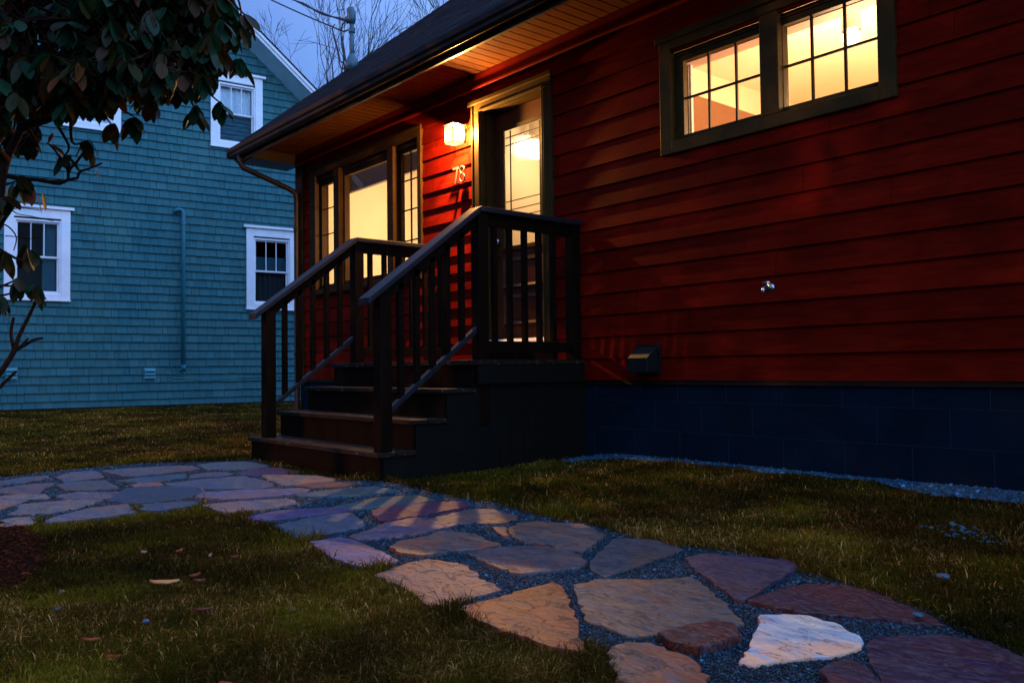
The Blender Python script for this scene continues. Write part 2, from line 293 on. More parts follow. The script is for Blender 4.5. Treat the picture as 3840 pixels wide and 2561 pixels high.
STONES=[
 ([(-6.5, 0.953), (-6.551, 1.039), (-6.655, 1.212), (-6.622, 1.348), (-6.462, 1.314), (-6.355, 1.197), (-6.252, 0.992), (-6.266, 0.919)],(0.2, 0.2, 0.24),'thin blue grey flagstone at the far left edge, touching the back lawn'),
 ([(-6.078, 0.928), (-6.132, 0.979), (-6.215, 1.08), (-6.268, 1.181), (-6.229, 1.32), (-6.038, 1.254), (-5.874, 1.163), (-5.653, 1.101), (-5.762, 0.967), (-5.87, 0.931), (-5.929, 0.905)],(0.26, 0.2, 0.22),'blue flagstone streaked with pink above the small dark gravel triangle at the left'),
 ([(-6.469, 1.35), (-6.65, 1.482), (-6.669, 1.621), (-6.571, 1.65), (-6.172, 1.596), (-6.136, 1.388), (-6.085, 1.336)],(0.26, 0.26, 0.3),'pale blue flagstone on the lawn side, second from the far left'),
 ([(-5.963, 1.254), (-6.052, 1.369), (-5.991, 1.553), (-5.749, 1.538), (-5.545, 1.524), (-5.536, 1.429), (-5.625, 1.273), (-5.722, 1.244)],(0.2, 0.21, 0.24),'blue flagstone between the gravel triangle and the little pink stone'),
 ([(-5.697, 0.819), (-5.703, 0.905), (-5.722, 1.013), (-5.595, 1.12), (-5.463, 1.114), (-5.365, 1.091), (-5.417, 1.01), (-5.235, 0.884), (-5.102, 0.81), (-5.04, 0.725)],(0.5, 0.42, 0.4),'pale pinkish flagstone cut by the left edge with a blue right tip'),
 ([(-5.487, 1.152), (-5.546, 1.286), (-5.359, 1.484), (-5.141, 1.375), (-5.16, 1.308), (-5.265, 1.192), (-5.421, 1.144)],(0.34, 0.28, 0.32),'lilac flagstone just left of the large dark blue flagstone'),
 ([(-4.91, 0.809), (-5.079, 0.884), (-5.253, 0.919), (-5.251, 1.177), (-5.113, 1.315), (-4.888, 1.139), (-4.794, 0.975)],(0.5, 0.41, 0.38),'long pale pink flagstone near the left lawn edge'),
 ([(-4.673, 0.696), (-4.78, 0.759), (-4.826, 0.825), (-4.794, 0.904), (-4.657, 0.884), (-4.537, 0.856), (-4.57, 0.726), (-4.568, 0.68)],(0.62, 0.5, 0.42),'palest cream flagstone half under the warmly lit grass at the left'),
 ([(-4.622, 0.921), (-4.739, 1.031), (-4.845, 1.173), (-4.844, 1.371), (-4.518, 1.314), (-4.487, 1.148), (-4.503, 1.02), (-4.539, 0.909)],(0.4, 0.36, 0.38),'lilac grey flagstone along the front lawn edge at the left'),
 ([(-6.653, 1.693), (-6.644, 1.936), (-6.538, 2.2), (-6.422, 2.279), (-6.182, 2.259), (-6.111, 2.12), (-6.056, 1.75), (-6.149, 1.702)],(0.24, 0.24, 0.27),'long blue flagstone with a pink back edge beside the far lawn'),
 ([(-5.959, 1.6), (-6.003, 1.735), (-5.973, 2.072), (-5.752, 2.003), (-5.717, 1.836), (-5.743, 1.694)],(0.14, 0.2, 0.24),'thin teal flagstone behind the little pink stone'),
 ([(-5.645, 1.604), (-5.69, 1.686), (-5.635, 1.785), (-5.425, 1.747), (-5.478, 1.589)],(0.46, 0.3, 0.3),'smallest pink four sided stone behind the large dark blue flagstone'),
 ([(-5.031, 1.31), (-5.444, 1.52), (-5.446, 1.587), (-5.36, 1.762), (-5.219, 1.852), (-4.965, 1.862), (-4.813, 1.645), (-4.807, 1.424), (-4.856, 1.386)],(0.075, 0.10, 0.14),'large dark navy blue flagstone in the left part of the path'),
 ([(-5.967, 2.095), (-6.014, 2.231), (-5.933, 2.355), (-5.736, 2.318), (-5.668, 2.211), (-5.759, 2.022)],(0.22, 0.22, 0.27),'small blue flagstone near the middle of the far edge'),
 ([(-5.612, 1.809), (-5.616, 1.978), (-5.635, 2.027), (-5.584, 2.332), (-5.442, 2.306), (-5.168, 2.318), (-4.885, 2.237), (-4.9, 2.096), (-5.148, 1.9), (-5.278, 1.849), (-5.488, 1.793)],(0.24, 0.26, 0.31),'broad blue lilac flagstone right of the little pink stone'),
 ([(-6.486, 2.345), (-6.558, 2.533), (-6.454, 2.709), (-6.093, 2.745), (-5.975, 2.643), (-5.955, 2.416), (-6.15, 2.27)],(0.16, 0.22, 0.26),'teal blue flagstone at the far edge left of the steps'),
 ([(-5.74, 2.34), (-5.946, 2.532), (-5.886, 2.727), (-5.585, 2.757), (-5.435, 2.659), (-5.583, 2.516), (-5.554, 2.433), (-5.602, 2.363)],(0.1, 0.07, 0.15),'dark blue flagstone with a purple centre nearest the bottom step'),
 ([(-5.524, 2.426), (-5.54, 2.496), (-5.279, 2.699), (-4.959, 2.718), (-4.892, 2.619), (-4.868, 2.402), (-4.872, 2.298), (-5.198, 2.342)],(0.55, 0.46, 0.42),'pale sandy flagstone with a blue right tip in front of the bottom step'),
 ([(-4.823, 2.327), (-4.874, 2.448), (-4.853, 2.604), (-4.642, 2.655), (-4.591, 2.527), (-4.674, 2.358)],(0.26, 0.16, 0.15),'narrow brown flagstone below the pale sandy one by the steps'),
 ([(-4.785, 1.707), (-4.937, 1.813), (-4.904, 2.009), (-4.722, 2.33), (-4.63, 2.345), (-4.521, 2.271), (-4.522, 2.037), (-4.564, 1.807)],(0.38, 0.34, 0.42),'long lilac flagstone in the middle of the path'),
 ([(-4.514, 1.649), (-4.503, 1.845), (-4.388, 2.088), (-4.19, 2.051), (-4.113, 1.853), (-4.151, 1.643), (-4.325, 1.637)],(0.5, 0.42, 0.42),'pale pink flagstone behind the tip of the front lawn'),
 ([(-4.547, 1.343), (-4.76, 1.416), (-4.74, 1.575), (-4.674, 1.681), (-4.538, 1.64), (-4.495, 1.501), (-4.465, 1.412)],(0.19, 0.2, 0.24),'blue grey flagstone between the navy stone and the lawn tuft'),
 ([(-4.472, 2.165), (-4.511, 2.313), (-4.476, 2.575), (-4.46, 2.684), (-4.176, 2.684), (-4.178, 2.458), (-4.247, 2.281), (-4.409, 2.155)],(0.19, 0.26, 0.28),'long teal flagstone just in front of the steps corner'),
 ([(-3.989, 2.142), (-4.11, 2.418), (-4.125, 2.537), (-4.036, 2.709), (-3.792, 2.667), (-3.772, 2.424), (-3.838, 2.187)],(0.15, 0.23, 0.25),'teal flagstone with faint stripes of lamp light'),
 ([(-3.999, 1.658), (-4.106, 1.893), (-3.995, 2.135), (-3.847, 2.192), (-3.805, 2.043), (-3.812, 1.863), (-3.823, 1.719), (-3.885, 1.661)],(0.22, 0.19, 0.30),'blue violet flagstone on the front lawn edge'),
 ([(-3.693, 1.669), (-3.759, 1.89), (-3.783, 2.031), (-3.737, 2.12), (-3.413, 2.0), (-3.364, 1.96), (-3.345, 1.796), (-3.307, 1.647), (-3.47, 1.639)],(0.2, 0.24, 0.28),'broad blue grey flagstone with a rusty upper corner'),
 ([(-3.705, 2.203), (-3.778, 2.354), (-3.715, 2.602), (-3.628, 2.73), (-3.466, 2.654), (-3.415, 2.37), (-3.396, 2.143), (-3.4, 2.076), (-3.568, 2.132)],(0.2, 0.09, 0.15),'purple flagstone crossed by stripes of lamp light'),
 ([(-3.326, 2.299), (-3.41, 2.598), (-3.333, 2.691), (-3.114, 2.663), (-3.019, 2.593), (-3.002, 2.484), (-3.151, 2.301)],(0.3, 0.24, 0.23),'brown flagstone with a bright band right of the purple one'),
 ([(-3.202, 1.791), (-3.27, 1.94), (-3.372, 2.073), (-3.382, 2.268), (-3.076, 2.286), (-3.037, 2.081), (-3.048, 1.915), (-3.127, 1.797)],(0.34, 0.27, 0.32),'lilac brown flagstone behind the rounded tan one'),
 ([(-3.218, 1.622), (-3.223, 1.77), (-3.067, 1.779), (-2.691, 1.721), (-2.652, 1.673), (-2.68, 1.554), (-2.774, 1.544), (-2.914, 1.549)],(0.32, 0.28, 0.38),'violet blue flagstone jutting from under the front lawn'),
 ([(-2.872, 1.792), (-2.939, 1.887), (-2.948, 2.019), (-3.005, 2.13), (-2.861, 2.215), (-2.732, 2.168), (-2.627, 2.165), (-2.611, 2.029), (-2.663, 1.943), (-2.659, 1.805), (-2.749, 1.765)],(0.4, 0.29, 0.24),'rounded tan flagstone with a wavy right end'),
 ([(-2.846, 2.378), (-2.921, 2.506), (-2.893, 2.596), (-2.695, 2.708), (-2.465, 2.609), (-2.295, 2.285), (-2.491, 2.298), (-2.64, 2.274), (-2.718, 2.294)],(0.36, 0.28, 0.24),'light brown flagstone against the right lawn'),
 ([(-2.578, 1.945), (-2.569, 2.123), (-2.492, 2.235), (-2.335, 2.278), (-2.177, 2.203), (-2.129, 2.118), (-2.208, 1.908), (-2.255, 1.893), (-2.413, 1.914)],(0.28, 0.21, 0.2),'wide brown flagstone with a chipped blue front edge'),
 ([(-2.551, 1.526), (-2.611, 1.697), (-2.612, 1.796), (-2.439, 1.84), (-2.224, 1.763), (-2.095, 1.731), (-2.083, 1.512), (-2.118, 1.455), (-2.244, 1.49), (-2.39, 1.52)],(0.27, 0.18, 0.19),'large purplish brown flagstone beside the front lawn'),
 ([(-2.948, 2.371), (-2.904, 2.416), (-2.721, 2.291), (-2.675, 2.263), (-2.679, 2.243), (-2.85, 2.318)],(0.2, 0.13, 0.15),'tiny brown stone chip at the left end of the light brown flagstone'),
 ([(-2.041, 1.498), (-2.048, 1.58), (-2.058, 1.918), (-1.996, 1.902), (-1.849, 1.794), (-1.509, 1.515), (-1.509, 1.491), (-1.612, 1.468), (-1.83, 1.472)],(0.30, 0.115, 0.07),'orange triangular flagstone at the front lawn edge'),
 ([(-2.093, 2.128), (-2.185, 2.22), (-2.411, 2.594), (-2.307, 2.703), (-2.071, 2.625), (-2.016, 2.292), (-1.987, 2.088)],(0.22, 0.2, 0.2),'grey brown flagstone pointing at the right lawn'),
 ([(-1.958, 2.484), (-1.961, 2.581), (-1.672, 2.722), (-1.602, 2.662), (-1.49, 2.169), (-1.531, 2.176), (-1.7, 2.291), (-1.845, 2.392)],(0.12, 0.1, 0.13),'dark slate flagstone shaped like a kite'),
 ([(-1.98, 1.933), (-1.977, 2.037), (-1.831, 2.184), (-1.776, 2.291), (-1.557, 2.148), (-1.368, 1.994), (-1.384, 1.907), (-1.445, 1.788), (-1.513, 1.674), (-1.582, 1.692), (-1.697, 1.696)],(0.3, 0.24, 0.2),'largest flagstone with brown and blue cleft layers'),
 ([(-1.484, 2.176), (-1.483, 2.315), (-1.464, 2.465), (-1.368, 2.549), (-1.26, 2.536), (-1.058, 2.43), (-0.985, 2.367), (-1.21, 2.251), (-1.305, 2.193), (-1.38, 2.174)],(0.1, 0.04, 0.055),'long dark maroon flagstone tapering to the right'),
 ([(-1.449, 1.718), (-1.443, 1.803), (-1.416, 1.914), (-1.367, 1.939), (-1.295, 1.873), (-1.29, 1.776), (-1.304, 1.696), (-1.394, 1.691)],(0.09, 0.03, 0.03),'thick dark red brown flagstone between the largest and the white one'),
 ([(-1.205, 1.728), (-1.243, 1.832), (-1.298, 1.92), (-1.328, 1.995), (-1.377, 2.079), (-1.336, 2.136), (-1.281, 2.174), (-1.175, 2.161), (-1.087, 2.1), (-1.056, 2.037), (-1.078, 1.92), (-1.141, 1.819), (-1.166, 1.734)],(0.86, 0.78, 0.74),'bright white rough flagstone'),
 ([(-1.238, 1.354), (-1.441, 1.524), (-1.485, 1.581), (-1.484, 1.642), (-1.439, 1.679), (-1.306, 1.671), (-1.253, 1.642), (-1.153, 1.546), (-1.081, 1.477)],(0.34, 0.22, 0.17),'brown flagstone with blue scratches cut by the bottom edge'),
 ([(-1.066, 2.073), (-1.08, 2.157), (-0.969, 2.283), (-0.852, 2.306), (-0.76, 2.246), (-0.669, 2.162), (-0.593, 1.907), (-0.785, 1.695), (-0.892, 1.832), (-1.0, 1.962)],(0.075, 0.035, 0.07),'huge dark plum flagstone in the bottom right corner'),
 ([(-1.041, 1.802), (-1.048, 1.867), (-1.036, 1.922), (-0.976, 1.905), (-0.898, 1.826), (-0.868, 1.763), (-0.93, 1.694), (-1.006, 1.772)],(0.1, 0.04, 0.06),'small maroon flagstone below the white one'),
 ([(-1.069, 1.611), (-1.093, 1.681), (-1.047, 1.709), (-1.001, 1.718), (-0.95, 1.672), (-1.02, 1.545)],(0.17, 0.06, 0.1),'reddish flagstone just peeking in at the bottom edge'),
]
PATH= [(-7.05, 0.802), (-6.828, 1.083), (-6.962, 1.438), (-7.037, 1.786), (-6.982, 2.124), (-6.789, 2.434), (-6.518, 2.863), (-5.892, 2.723), (-5.167, 2.573), (-4.755, 2.826), (-4.588, 2.902), (-3.976, 2.853), (-3.641, 2.847), (-3.258, 2.829), (-2.903, 2.766), (-2.646, 2.793), (-2.326, 2.718), (-2.128, 2.724), (-1.93, 2.792), (-1.687, 2.791), (-1.589, 2.683), (-1.404, 2.636), (-1.218, 2.574), (-1.039, 2.482), (-0.994, 2.428), (-0.792, 2.341), (-0.621, 2.223), (-0.417, 1.986), (-0.964, 1.126), (-1.318, 1.426), (-1.488, 1.532), (-1.662, 1.514), (-1.889, 1.519), (-2.083, 1.532), (-2.409, 1.564), (-2.619, 1.59), (-2.757, 1.58), (-2.998, 1.603), (-3.367, 1.675), (-3.637, 1.68), (-4.055, 1.69), (-4.385, 1.686), (-4.602, 1.627), (-4.598, 1.51), (-4.601, 1.314), (-4.637, 1.076), (-4.626, 0.9), (-4.655, 0.74), (-4.714, 0.538)]
STRIP= [(-4.466, 4.264), (-4.565, 4.59), (-4.605, 4.824), (-4.812, 5.12), (-1.411, 5.152), (-1.209, 4.404), (-1.468, 4.398), (-1.658, 4.391), (-1.849, 4.356), (-2.106, 4.485), (-2.331, 4.649), (-2.579, 4.617), (-2.752, 4.673), (-2.919, 4.511), (-3.182, 4.623), (-3.498, 4.586), (-3.676, 4.628), (-3.883, 4.505), (-4.166, 4.546), (-4.36, 4.206)]
ROOM_A,ROOM_B,ROOM_C=26,20,26
PORCH=16
GRASS_N=330000
SUN_EL,SUN_ROT,SUN_AZ=9,215,215
SUN_E,SUN_ANG,SUN_COL=.10,1.0,(1,.45,.16)
SKY_TINT=(.5,.8,1.3); SKY_A=(.125,.30,.74); SKY_B=(.24,.42,.88); SKY_DIR=(.85,-.1,.5); SKY_LO,SKY_HI=.45,1.75; SKY_STR=1.0
EXPO=0
ROOM_A,ROOM_B,ROOM_C=150,34,250
PORCH=500
GRASS_N=480000
SKY_DIR=(.8,.5,.33); SKY_K=(.62,.43,.12); SKY_MIN=(.12,.12,.15)
SUN_E=.85; SUN_COL=(1,.40,.09); SUN_EL=14
SKY_A,SKY_B=(.205,.40,.92),(.34,.53,1.05)
# ================================================================== THE RED HOUSE
WY=4.745
red=empty('red_house',(-5.0,WY,-.70),'dark red clapboard house with lit windows, a deep front eave and an asphalt roof','house')
# ---- clapboard wall with real openings
OPEN=[(-9.24,-6.94,.95,2.40),(-5.96,-5.115,.10,2.37),(-3.79,-2.22,1.57,2.24)]
def clap(m,x0,x1,zlo,zhi,opens,Y,z00,course,rnd):
    k=0; z=z00
    while z<zhi-.01:
        zt=min(z+course,zhi)
        def prof(q): return Y-.016*(1-(q-z)/course)          # bottom edge stands proud
        joints=[]; xj=x0+random.uniform(.8,3.6)
        while xj<x1: joints.append(xj); xj+=random.choice((3.66,4.88,4.27))
        bc={}
        cuts=sorted({z,zt}|{c for o in opens for c in (o[2],o[3]) if z<c<zt})
        for a,b in zip(cuts[:-1],cuts[1:]):
            segs=[(x0,x1)]
            for o in opens:
                if o[2]<(a+b)/2<o[3]:
                    ns=[]
                    for s0,s1 in segs:
                        if o[1]<=s0 or o[0]>=s1: ns.append((s0,s1)); continue
                        if o[0]>s0: ns.append((s0,o[0]))
                        if o[1]<s1: ns.append((o[1],s1))
                    segs=ns
            s2=[]
            for s0,s1 in segs:
                q0=s0
                for xj in joints:
                    if q0+.02<xj<s1-.02:
                        s2.append((q0,xj)); q0=xj; m.cc=(.2,.2,.2); m.poly([(xj-.0015,prof(a)-.0008,a),(xj+.0015,prof(a)-.0008,a),(xj+.0015,prof(b)-.0008,b),(xj-.0015,prof(b)-.0008,b)])
                s2.append((q0,s1))
            for s0,s1 in s2:
                bk=sum(1 for xj in joints if xj<s0+.01)
                if bk not in bc: q=random.gauss(1,.13); bc[bk]=(q*random.uniform(.95,1.05),q,q)
                m.cc=bc[bk]
                m.poly([(s0,prof(a),a),(s1,prof(a),a),(s1,prof(b),b),(s0,prof(b),b)])
                if a==z: m.poly([(s0,Y+.004,a),(s1,Y+.004,a),(s1,prof(a),a),(s0,prof(a),a)])
        z=zt; k+=1
m=MB(); clap(m,-9.60,7.0,-.094,2.60,OPEN,WY,-.094,.1675,random); m.build('wall',M['red'],red)
# gable end wall facing the neighbour, side and back walls, kept plain (seen only edge on)
m=MB(); m.cc=(1,1,1); m.poly([(-9.68,WY,-.09),(-9.68,13.2,-.09),(-9.68,13.2,2.75),(-9.68,8.97,6.26),(-9.68,WY+.02,2.75)]); m.poly([(7,WY,-.09),(7,13.2,-.09),(7,13.2,2.75),(7,8.97,6.26),(7,WY+.02,2.75)]); m.poly([(-9.68,13.2,-.09),(7,13.2,-.09),(7,13.2,2.72),(-9.68,13.2,2.72)])
m.build('side_wall',M['red'],red)
# foundation of painted blocks with mortar lines
f=bx('foundation',M['found'],red,-9.66,7,WY+.012,WY+.3,-1.1,-.098)
m=MB()
for z in (-.246,-.458,-.66): m.box(-4.6,7,WY+.010,WY+.0122,z-.0025,z+.0025)
for r,(za,zb) in enumerate([(-.246,-.098),(-.458,-.246),(-.66,-.458)]):
    x=-4.6+(.2 if r%2 else .0)
    while x<6.9:
        xx=x+random.uniform(-.01,.01)
        if random.random()<.75: m.box(xx-.0025,xx+.0025,WY+.0097,WY+.0127,za+.004,zb-.004)
        x+=.41
m.build('mortar_line',M['mortar'],f)
bx('sill_board',M['fascia'],red,-9.66,7,WY-.004,WY+.01,-.125,-.0955)
# corner board, frieze
bx('corner_board',M['trimd'],red,-9.70,-9.50,WY-.032,WY+.02,-.10,2.6,.004)
fr=MB(); fr.box(-9.70,7,WY-.024,WY+.01,2.602,2.719); fr.build('frieze_board',M['redtrim'],red,bevel=.003)
fr=MB(); fr.box(-9.71,7,WY-.038,WY-.001,2.572,2.600); fr.build('frieze_moulding',M['redtrim'],red,bevel=.006)
# soffit: ribbed panels running out from the wall
m=MB(); SZ=2.72; x=-10.08; p=.1065
while x<7.0:
    m.poly([(x,4.165,SZ),(x+p-.012,4.165,SZ),(x+p-.012,WY,SZ),(x,WY,SZ)])
    a=x+p-.012; b=x+p
    m.poly([(a,4.165,SZ),(a+.001,4.165,SZ+.014),(a+.001,WY,SZ+.014),(a,WY,SZ)])
    m.poly([(a+.001,4.165,SZ+.014),(b-.001,4.165,SZ+.014),(b-.001,WY,SZ+.014),(a+.001,WY,SZ+.014)])
    m.poly([(b-.001,4.165,SZ+.014),(b,4.165,SZ),(b,WY,SZ),(b-.001,WY,SZ+.014)])
    x+=p
so=m.build('soffit',M['soffit'],red)
bx('soffit_trim',M['fascia'],red,-10.08,7,4.12,4.163,2.700,2.732,.003)
# gutter with a rounded front, fascia behind
bx('fascia',M['fascia'],red,-10.10,7,4.112,4.135,2.60,2.76)
prof=[(4.112,2.755),(4.112,2.655),(4.09,2.64),(4.055,2.64),(4.03,2.665),(4.028,2.69),(4.012,2.712),(4.008,2.757),(4.014,2.757),(4.02,2.716),(4.036,2.694),(4.04,2.668),(4.058,2.65),(4.088,2.65),(4.104,2.66),(4.104,2.755)]
m=MB(); m.prism([(-10.12,y,z) for y,z in prof],(17.1,0,0)); g=m.build('gutter',M['fascia'],red)
bx('gutter_end',M['fascia'],g,-10.124,-10.118,4.008,4.11,2.642,2.757)
m=MB(); m.tube([(-9.88,4.07,2.65),(-9.88,4.07,2.57),(-9.86,4.10,2.50),(-9.63,4.60,2.26),(-9.60,4.675,2.20),(-9.60,4.682,2.10),(-9.60,4.682,-.55),(-9.60,4.60,-.62)],.034,10)
ds=m.build('downspout',M['fascia'],red,smooth=True)
for z in (1.75,.2):
    m=MB(); m.tube([(-9.6,4.682,z),(-9.6,4.682,z+.03)],.04,10); m.build('strap',M['fascia'],ds)
# roof: two slopes
def roofz(y): return 2.765+.83*(y-4.08)
m=MB(); yr=8.97
me_pts=[(-10.14,4.02,roofz(4.02)),(7.2,4.02,roofz(4.02)),(7.2,yr,roofz(yr)),(-10.14,yr,roofz(yr))]
m.prism([me_pts[0],(-10.14,4.02,roofz(4.02)+.03),(-10.14,yr,roofz(yr)+.03),me_pts[3]],(17.3,0,0))
m.prism([(-10.14,yr,roofz(yr)+.03),(-10.14,13.9,roofz(4.02)+.03),(-10.14,13.9,roofz(4.02)),(-10.14,yr,roofz(yr))],(17.3,0,0))
# irregular shingle butts along rake and courses
yy=4.05; k=0
while yy<8.9:
    z=roofz(yy)+.031; x=-10.15-random.uniform(0,.012)
    while x<7.1:
        w=.30+random.uniform(-.02,.02); th=random.uniform(.005,.011)
        m.hexa([(x,yy,z-.002),(x+w,yy,z-.002),(x+w,yy+.15,z+.83*.15-.003),(x,yy+.15,z+.83*.15-.003),(x,yy,z+th),(x+w,yy,z+th),(x+w,yy+.15,z+.83*.15+.001),(x,yy+.15,z+.83*.15+.001)])
        x+=w+.004
        if x>-5 and k>6: x+=.0
    yy+=.14; k+=1
ro=m.build('roof',M['roof'],red)
uv=ro.data.uv_layers.new(name='UVMap')
co=np.zeros(len(ro.data.vertices)*3,np.float32); ro.data.vertices.foreach_get('co',co); co=co.reshape(-1,3)
vi=np.zeros(len(ro.data.loops),np.int32); ro.data.loops.foreach_get('vertex_index',vi)
uv.data.foreach_set('uv',np.stack([co[vi,0],co[vi,1]*1.3],1).astype(np.float32).ravel())
# gable rake board + boxed return
m=MB(); 
m.hexa([(-10.12,4.10,roofz(4.1)-.16),(-10.095,4.10,roofz(4.1)-.16),(-10.095,yr,roofz(yr)-.16),(-10.12,yr,roofz(yr)-.16),(-10.12,4.10,roofz(4.1)-.004),(-10.095,4.10,roofz(4.1)-.004),(-10.095,yr,roofz(yr)-.004),(-10.12,yr,roofz(yr)-.004)])
m.build('rake_board',M['fascia'],red)
m=MB(); m.hexa([(-10.09,4.6,roofz(4.6)-.14),(-9.69,4.6,roofz(4.6)-.14),(-9.69,yr,roofz(yr)-.14),(-10.09,yr,roofz(yr)-.14),(-10.09,4.6,roofz(4.6)-.12),(-9.69,4.6,roofz(4.6)-.12),(-9.69,yr,roofz(yr)-.12),(-10.09,yr,roofz(yr)-.12)])
m.build('rake_soffit',M['fascia'],red)
bx('eave_return',M['fascia'],red,-10.11,-9.71,4.165,4.80,2.60,2.716)
# ---- helper: frames
def ring(m,x0,x1,z0,z1,wl,wr,wb,wt,y0,y1):
    m.box(x0,x0+wl,y0,y1,z0,z1); m.box(x1-wr,x1,y0,y1,z0,z1)
    m.box(x0+wl,x1-wr,y0,y1,z0,z0+wb); m.box(x0+wl,x1-wr,y0,y1,z1-wt,z1)
def pane(parent,x0,x1,z0,z1,y,mat='pane',name='pane'):
    m=MB(); m.poly([(x0,y,z0),(x1,y,z0),(x1,y,z1),(x0,y,z1)]); return m.build(name,M[mat],parent)
# ---- triple front window
w=MB(); ring(w,-9.315,-6.915,.915,2.452,.145,.065,.06,.10,WY-.036,WY+.02)
w.box(-9.345,-6.885,WY-.055,WY-.038,2.425,2.455); w.box(-9.34,-6.89,WY-.062,WY-.0375,.905,.945)
win=w.build('window',M['trimd'],red,bevel=.004); win['label']='wide three part window left of the lamp with small panes at both sides'
j=MB(); ring(j,-9.25,-6.93,.93,2.40,.06,.03,.03,.10,WY+.021,WY+.16); j.build('window_frame',M['trimd'],win)
for (a,b) in ((-8.725,-8.60),(-7.56,-7.44)): bx('mullion',M['trimd'],win,a,b,WY-.028,WY+.12,.975,2.352,.004)
def sash(parent,x0,x1,z0,z1,glass,vs,hs,y,mat,fw=.045,bar=.012):
    m=MB(); gx0,gx1,gz0,gz1=glass; ring(m,x0,x1,z0,z1,gx0-x0,x1-gx1,gz0-z0,z1-gz1,y,y+.045)
    s=m.build('sash',mat,parent,bevel=.003)
    pane(s,gx0-.005,gx1+.005,gz0-.005,gz1+.005,y+.028)
    if vs or hs:
        m=MB()
        for v in vs: m.box(v-bar/2,v+bar/2,y+.012,y+.027,gz0,gz1)
        for h in hs: m.box(gx0,gx1,y+.0135,y+.0255,h-bar/2,h+bar/2)
        m.build('muntin',mat,s)
    return s
# positions are on the glass plane (about 7 cm behind the siding)
G=1.016
sash(win,-9.19,-8.728,.98,2.31,(-9.235*1.0+.08,-8.80,1.035,2.235),(-9.045,),(1.33,1.64,1.95),WY+.05,M['trimd'],bar=.011)
sash(win,-8.598,-7.562,.98,2.31,(-8.66+.10,-7.60,1.035,2.25),(),(),WY+.03,M['trimd'])
sash(win,-7.438,-6.962,.98,2.31,(-7.40,-7.01,1.035,2.262),(-7.24,),(1.345,1.665,1.975),WY+.05,M['trimd'],bar=.013)
for a,b in ((-9.25,-6.95),):
    bx('roller_blind',M['blind'],win,a,b,WY+.30,WY+.345,2.155,2.44)
# ---- wide high window on the right
w=MB(); ring(w,-3.862,-2.158,1.516,2.345,.10,.10,.085,.08,WY-.034,WY+.02)
w.box(-3.885,-2.135,WY-.056,WY-.036,2.325,2.372)
win2=w.build('window',M['trim'],red,bevel=.005); win2['label']='wide high window with two six pane sashes on the right of the wall'
j=MB(); ring(j,-3.80,-2.21,1.57,2.25,.035,.035,.03,.03,WY+.021,WY+.16); j.build('window_frame',M['trim'],win2)
bx('mullion',M['trim'],win2,-3.035,-2.905,WY-.030,WY+.10,1.602,2.264,.006)
sash(win2,-3.764,-3.037,1.602,2.22,(-3.695,-3.075,1.648,2.178),(-3.487,-3.265),(1.910,),WY+.03,M['trim'],bar=.016)
sash(win2,-2.903,-2.247,1.602,2.22,(-2.93+.01,-2.29,1.648,2.178),(-2.71,-2.493),(1.910,),WY+.03,M['trim'],bar=.016)
# ---- entrance door
w=MB()
w.box(-6.085,-5.945,WY-.036,WY+.02,-.0,2.345); w.box(-5.128,-5.008,WY-.036,WY+.02,0,2.345)
w.box(-6.085,-5.008,WY-.036,WY+.02,2.347,2.452); w.box(-6.11,-4.985,WY-.060,WY-.038,2.425,2.462)
w.box(-6.072,-6.052,WY-.046,WY-.037,0,2.42); w.box(-5.972,-5.957,WY-.048,WY-.037,0,2.37); w.box(-5.116,-5.101,WY-.048,WY-.037,0,2.37)
w.box(-5.957,-5.116,WY-.048,WY-.037,2.352,2.37)
door=w.build('door',M['trim'],red,bevel=.004)
j=MB(); j.box(-5.962,-5.93,WY+.021,WY+.16,0,2.37); j.box(-5.143,-5.112,WY+.021,WY+.16,0,2.37); j.box(-5.93,-5.143,WY+.021,WY+.16,2.342,2.37); j.build('door_frame',M['trim'],door)
DY=WY+.105
m=MB()
ring(m,-5.928,-5.145,.262,2.338,.115,.095,.80,.155,DY,DY+.045)
m.build('door_leaf',M['door'],door,bevel=.003)
m=MB(); ring(m,-5.815,-5.238,1.058,2.184,.04,.04,.04,.035,DY-.014,DY-.0005); m.build('glass_moulding',M['trim'],door,bevel=.004)
pane(door,-5.80,-5.25,1.07,2.175,DY+.02,'ripple','glass')
m=MB()
for x in (-5.705,-5.313): m.box(x-.004,x+.004,DY+.008,DY+.018,1.098,2.149)
for z in (2.09,2.02,1.507,1.428,1.36): m.box(-5.775,-5.278,DY+.0095,DY+.0165,z-.0035,z+.0035)
m.build('lead_came',M['lead'],door)
m=MB()
for z0,z1 in ((.40,.66),(.73,.99)):
    ring(m,-5.80,-5.26,z0,z1,.03,.03,.03,.03,DY-.012,DY-.0005)
    m.hexa([(-5.79,DY-.03,z0),(-5.27,DY-.03,z0),(-5.27,DY-.013,z0),(-5.79,DY-.013,z0),(-5.79,DY-.026,z0+.006),(-5.27,DY-.026,z0+.006),(-5.27,DY-.013,z0+.022),(-5.79,DY-.013,z0+.022)])
m.build('panel_moulding',M['mould'],door)
m=MB(); m.tube([(-5.87,DY-.06,1.02),(-5.87,DY,1.02)],.012,10); m.tube([(-5.87,DY-.055,1.02),(-5.87,DY-.075,1.02)],[.028,.022],12); m.build('door_handle',M['metal'],door,smooth=True)
m=MB(); m.tube([(-5.87,DY-.03,1.16),(-5.87,DY,1.16)],.026,12); m.build('door_lock',M['metal'],door,smooth=True)
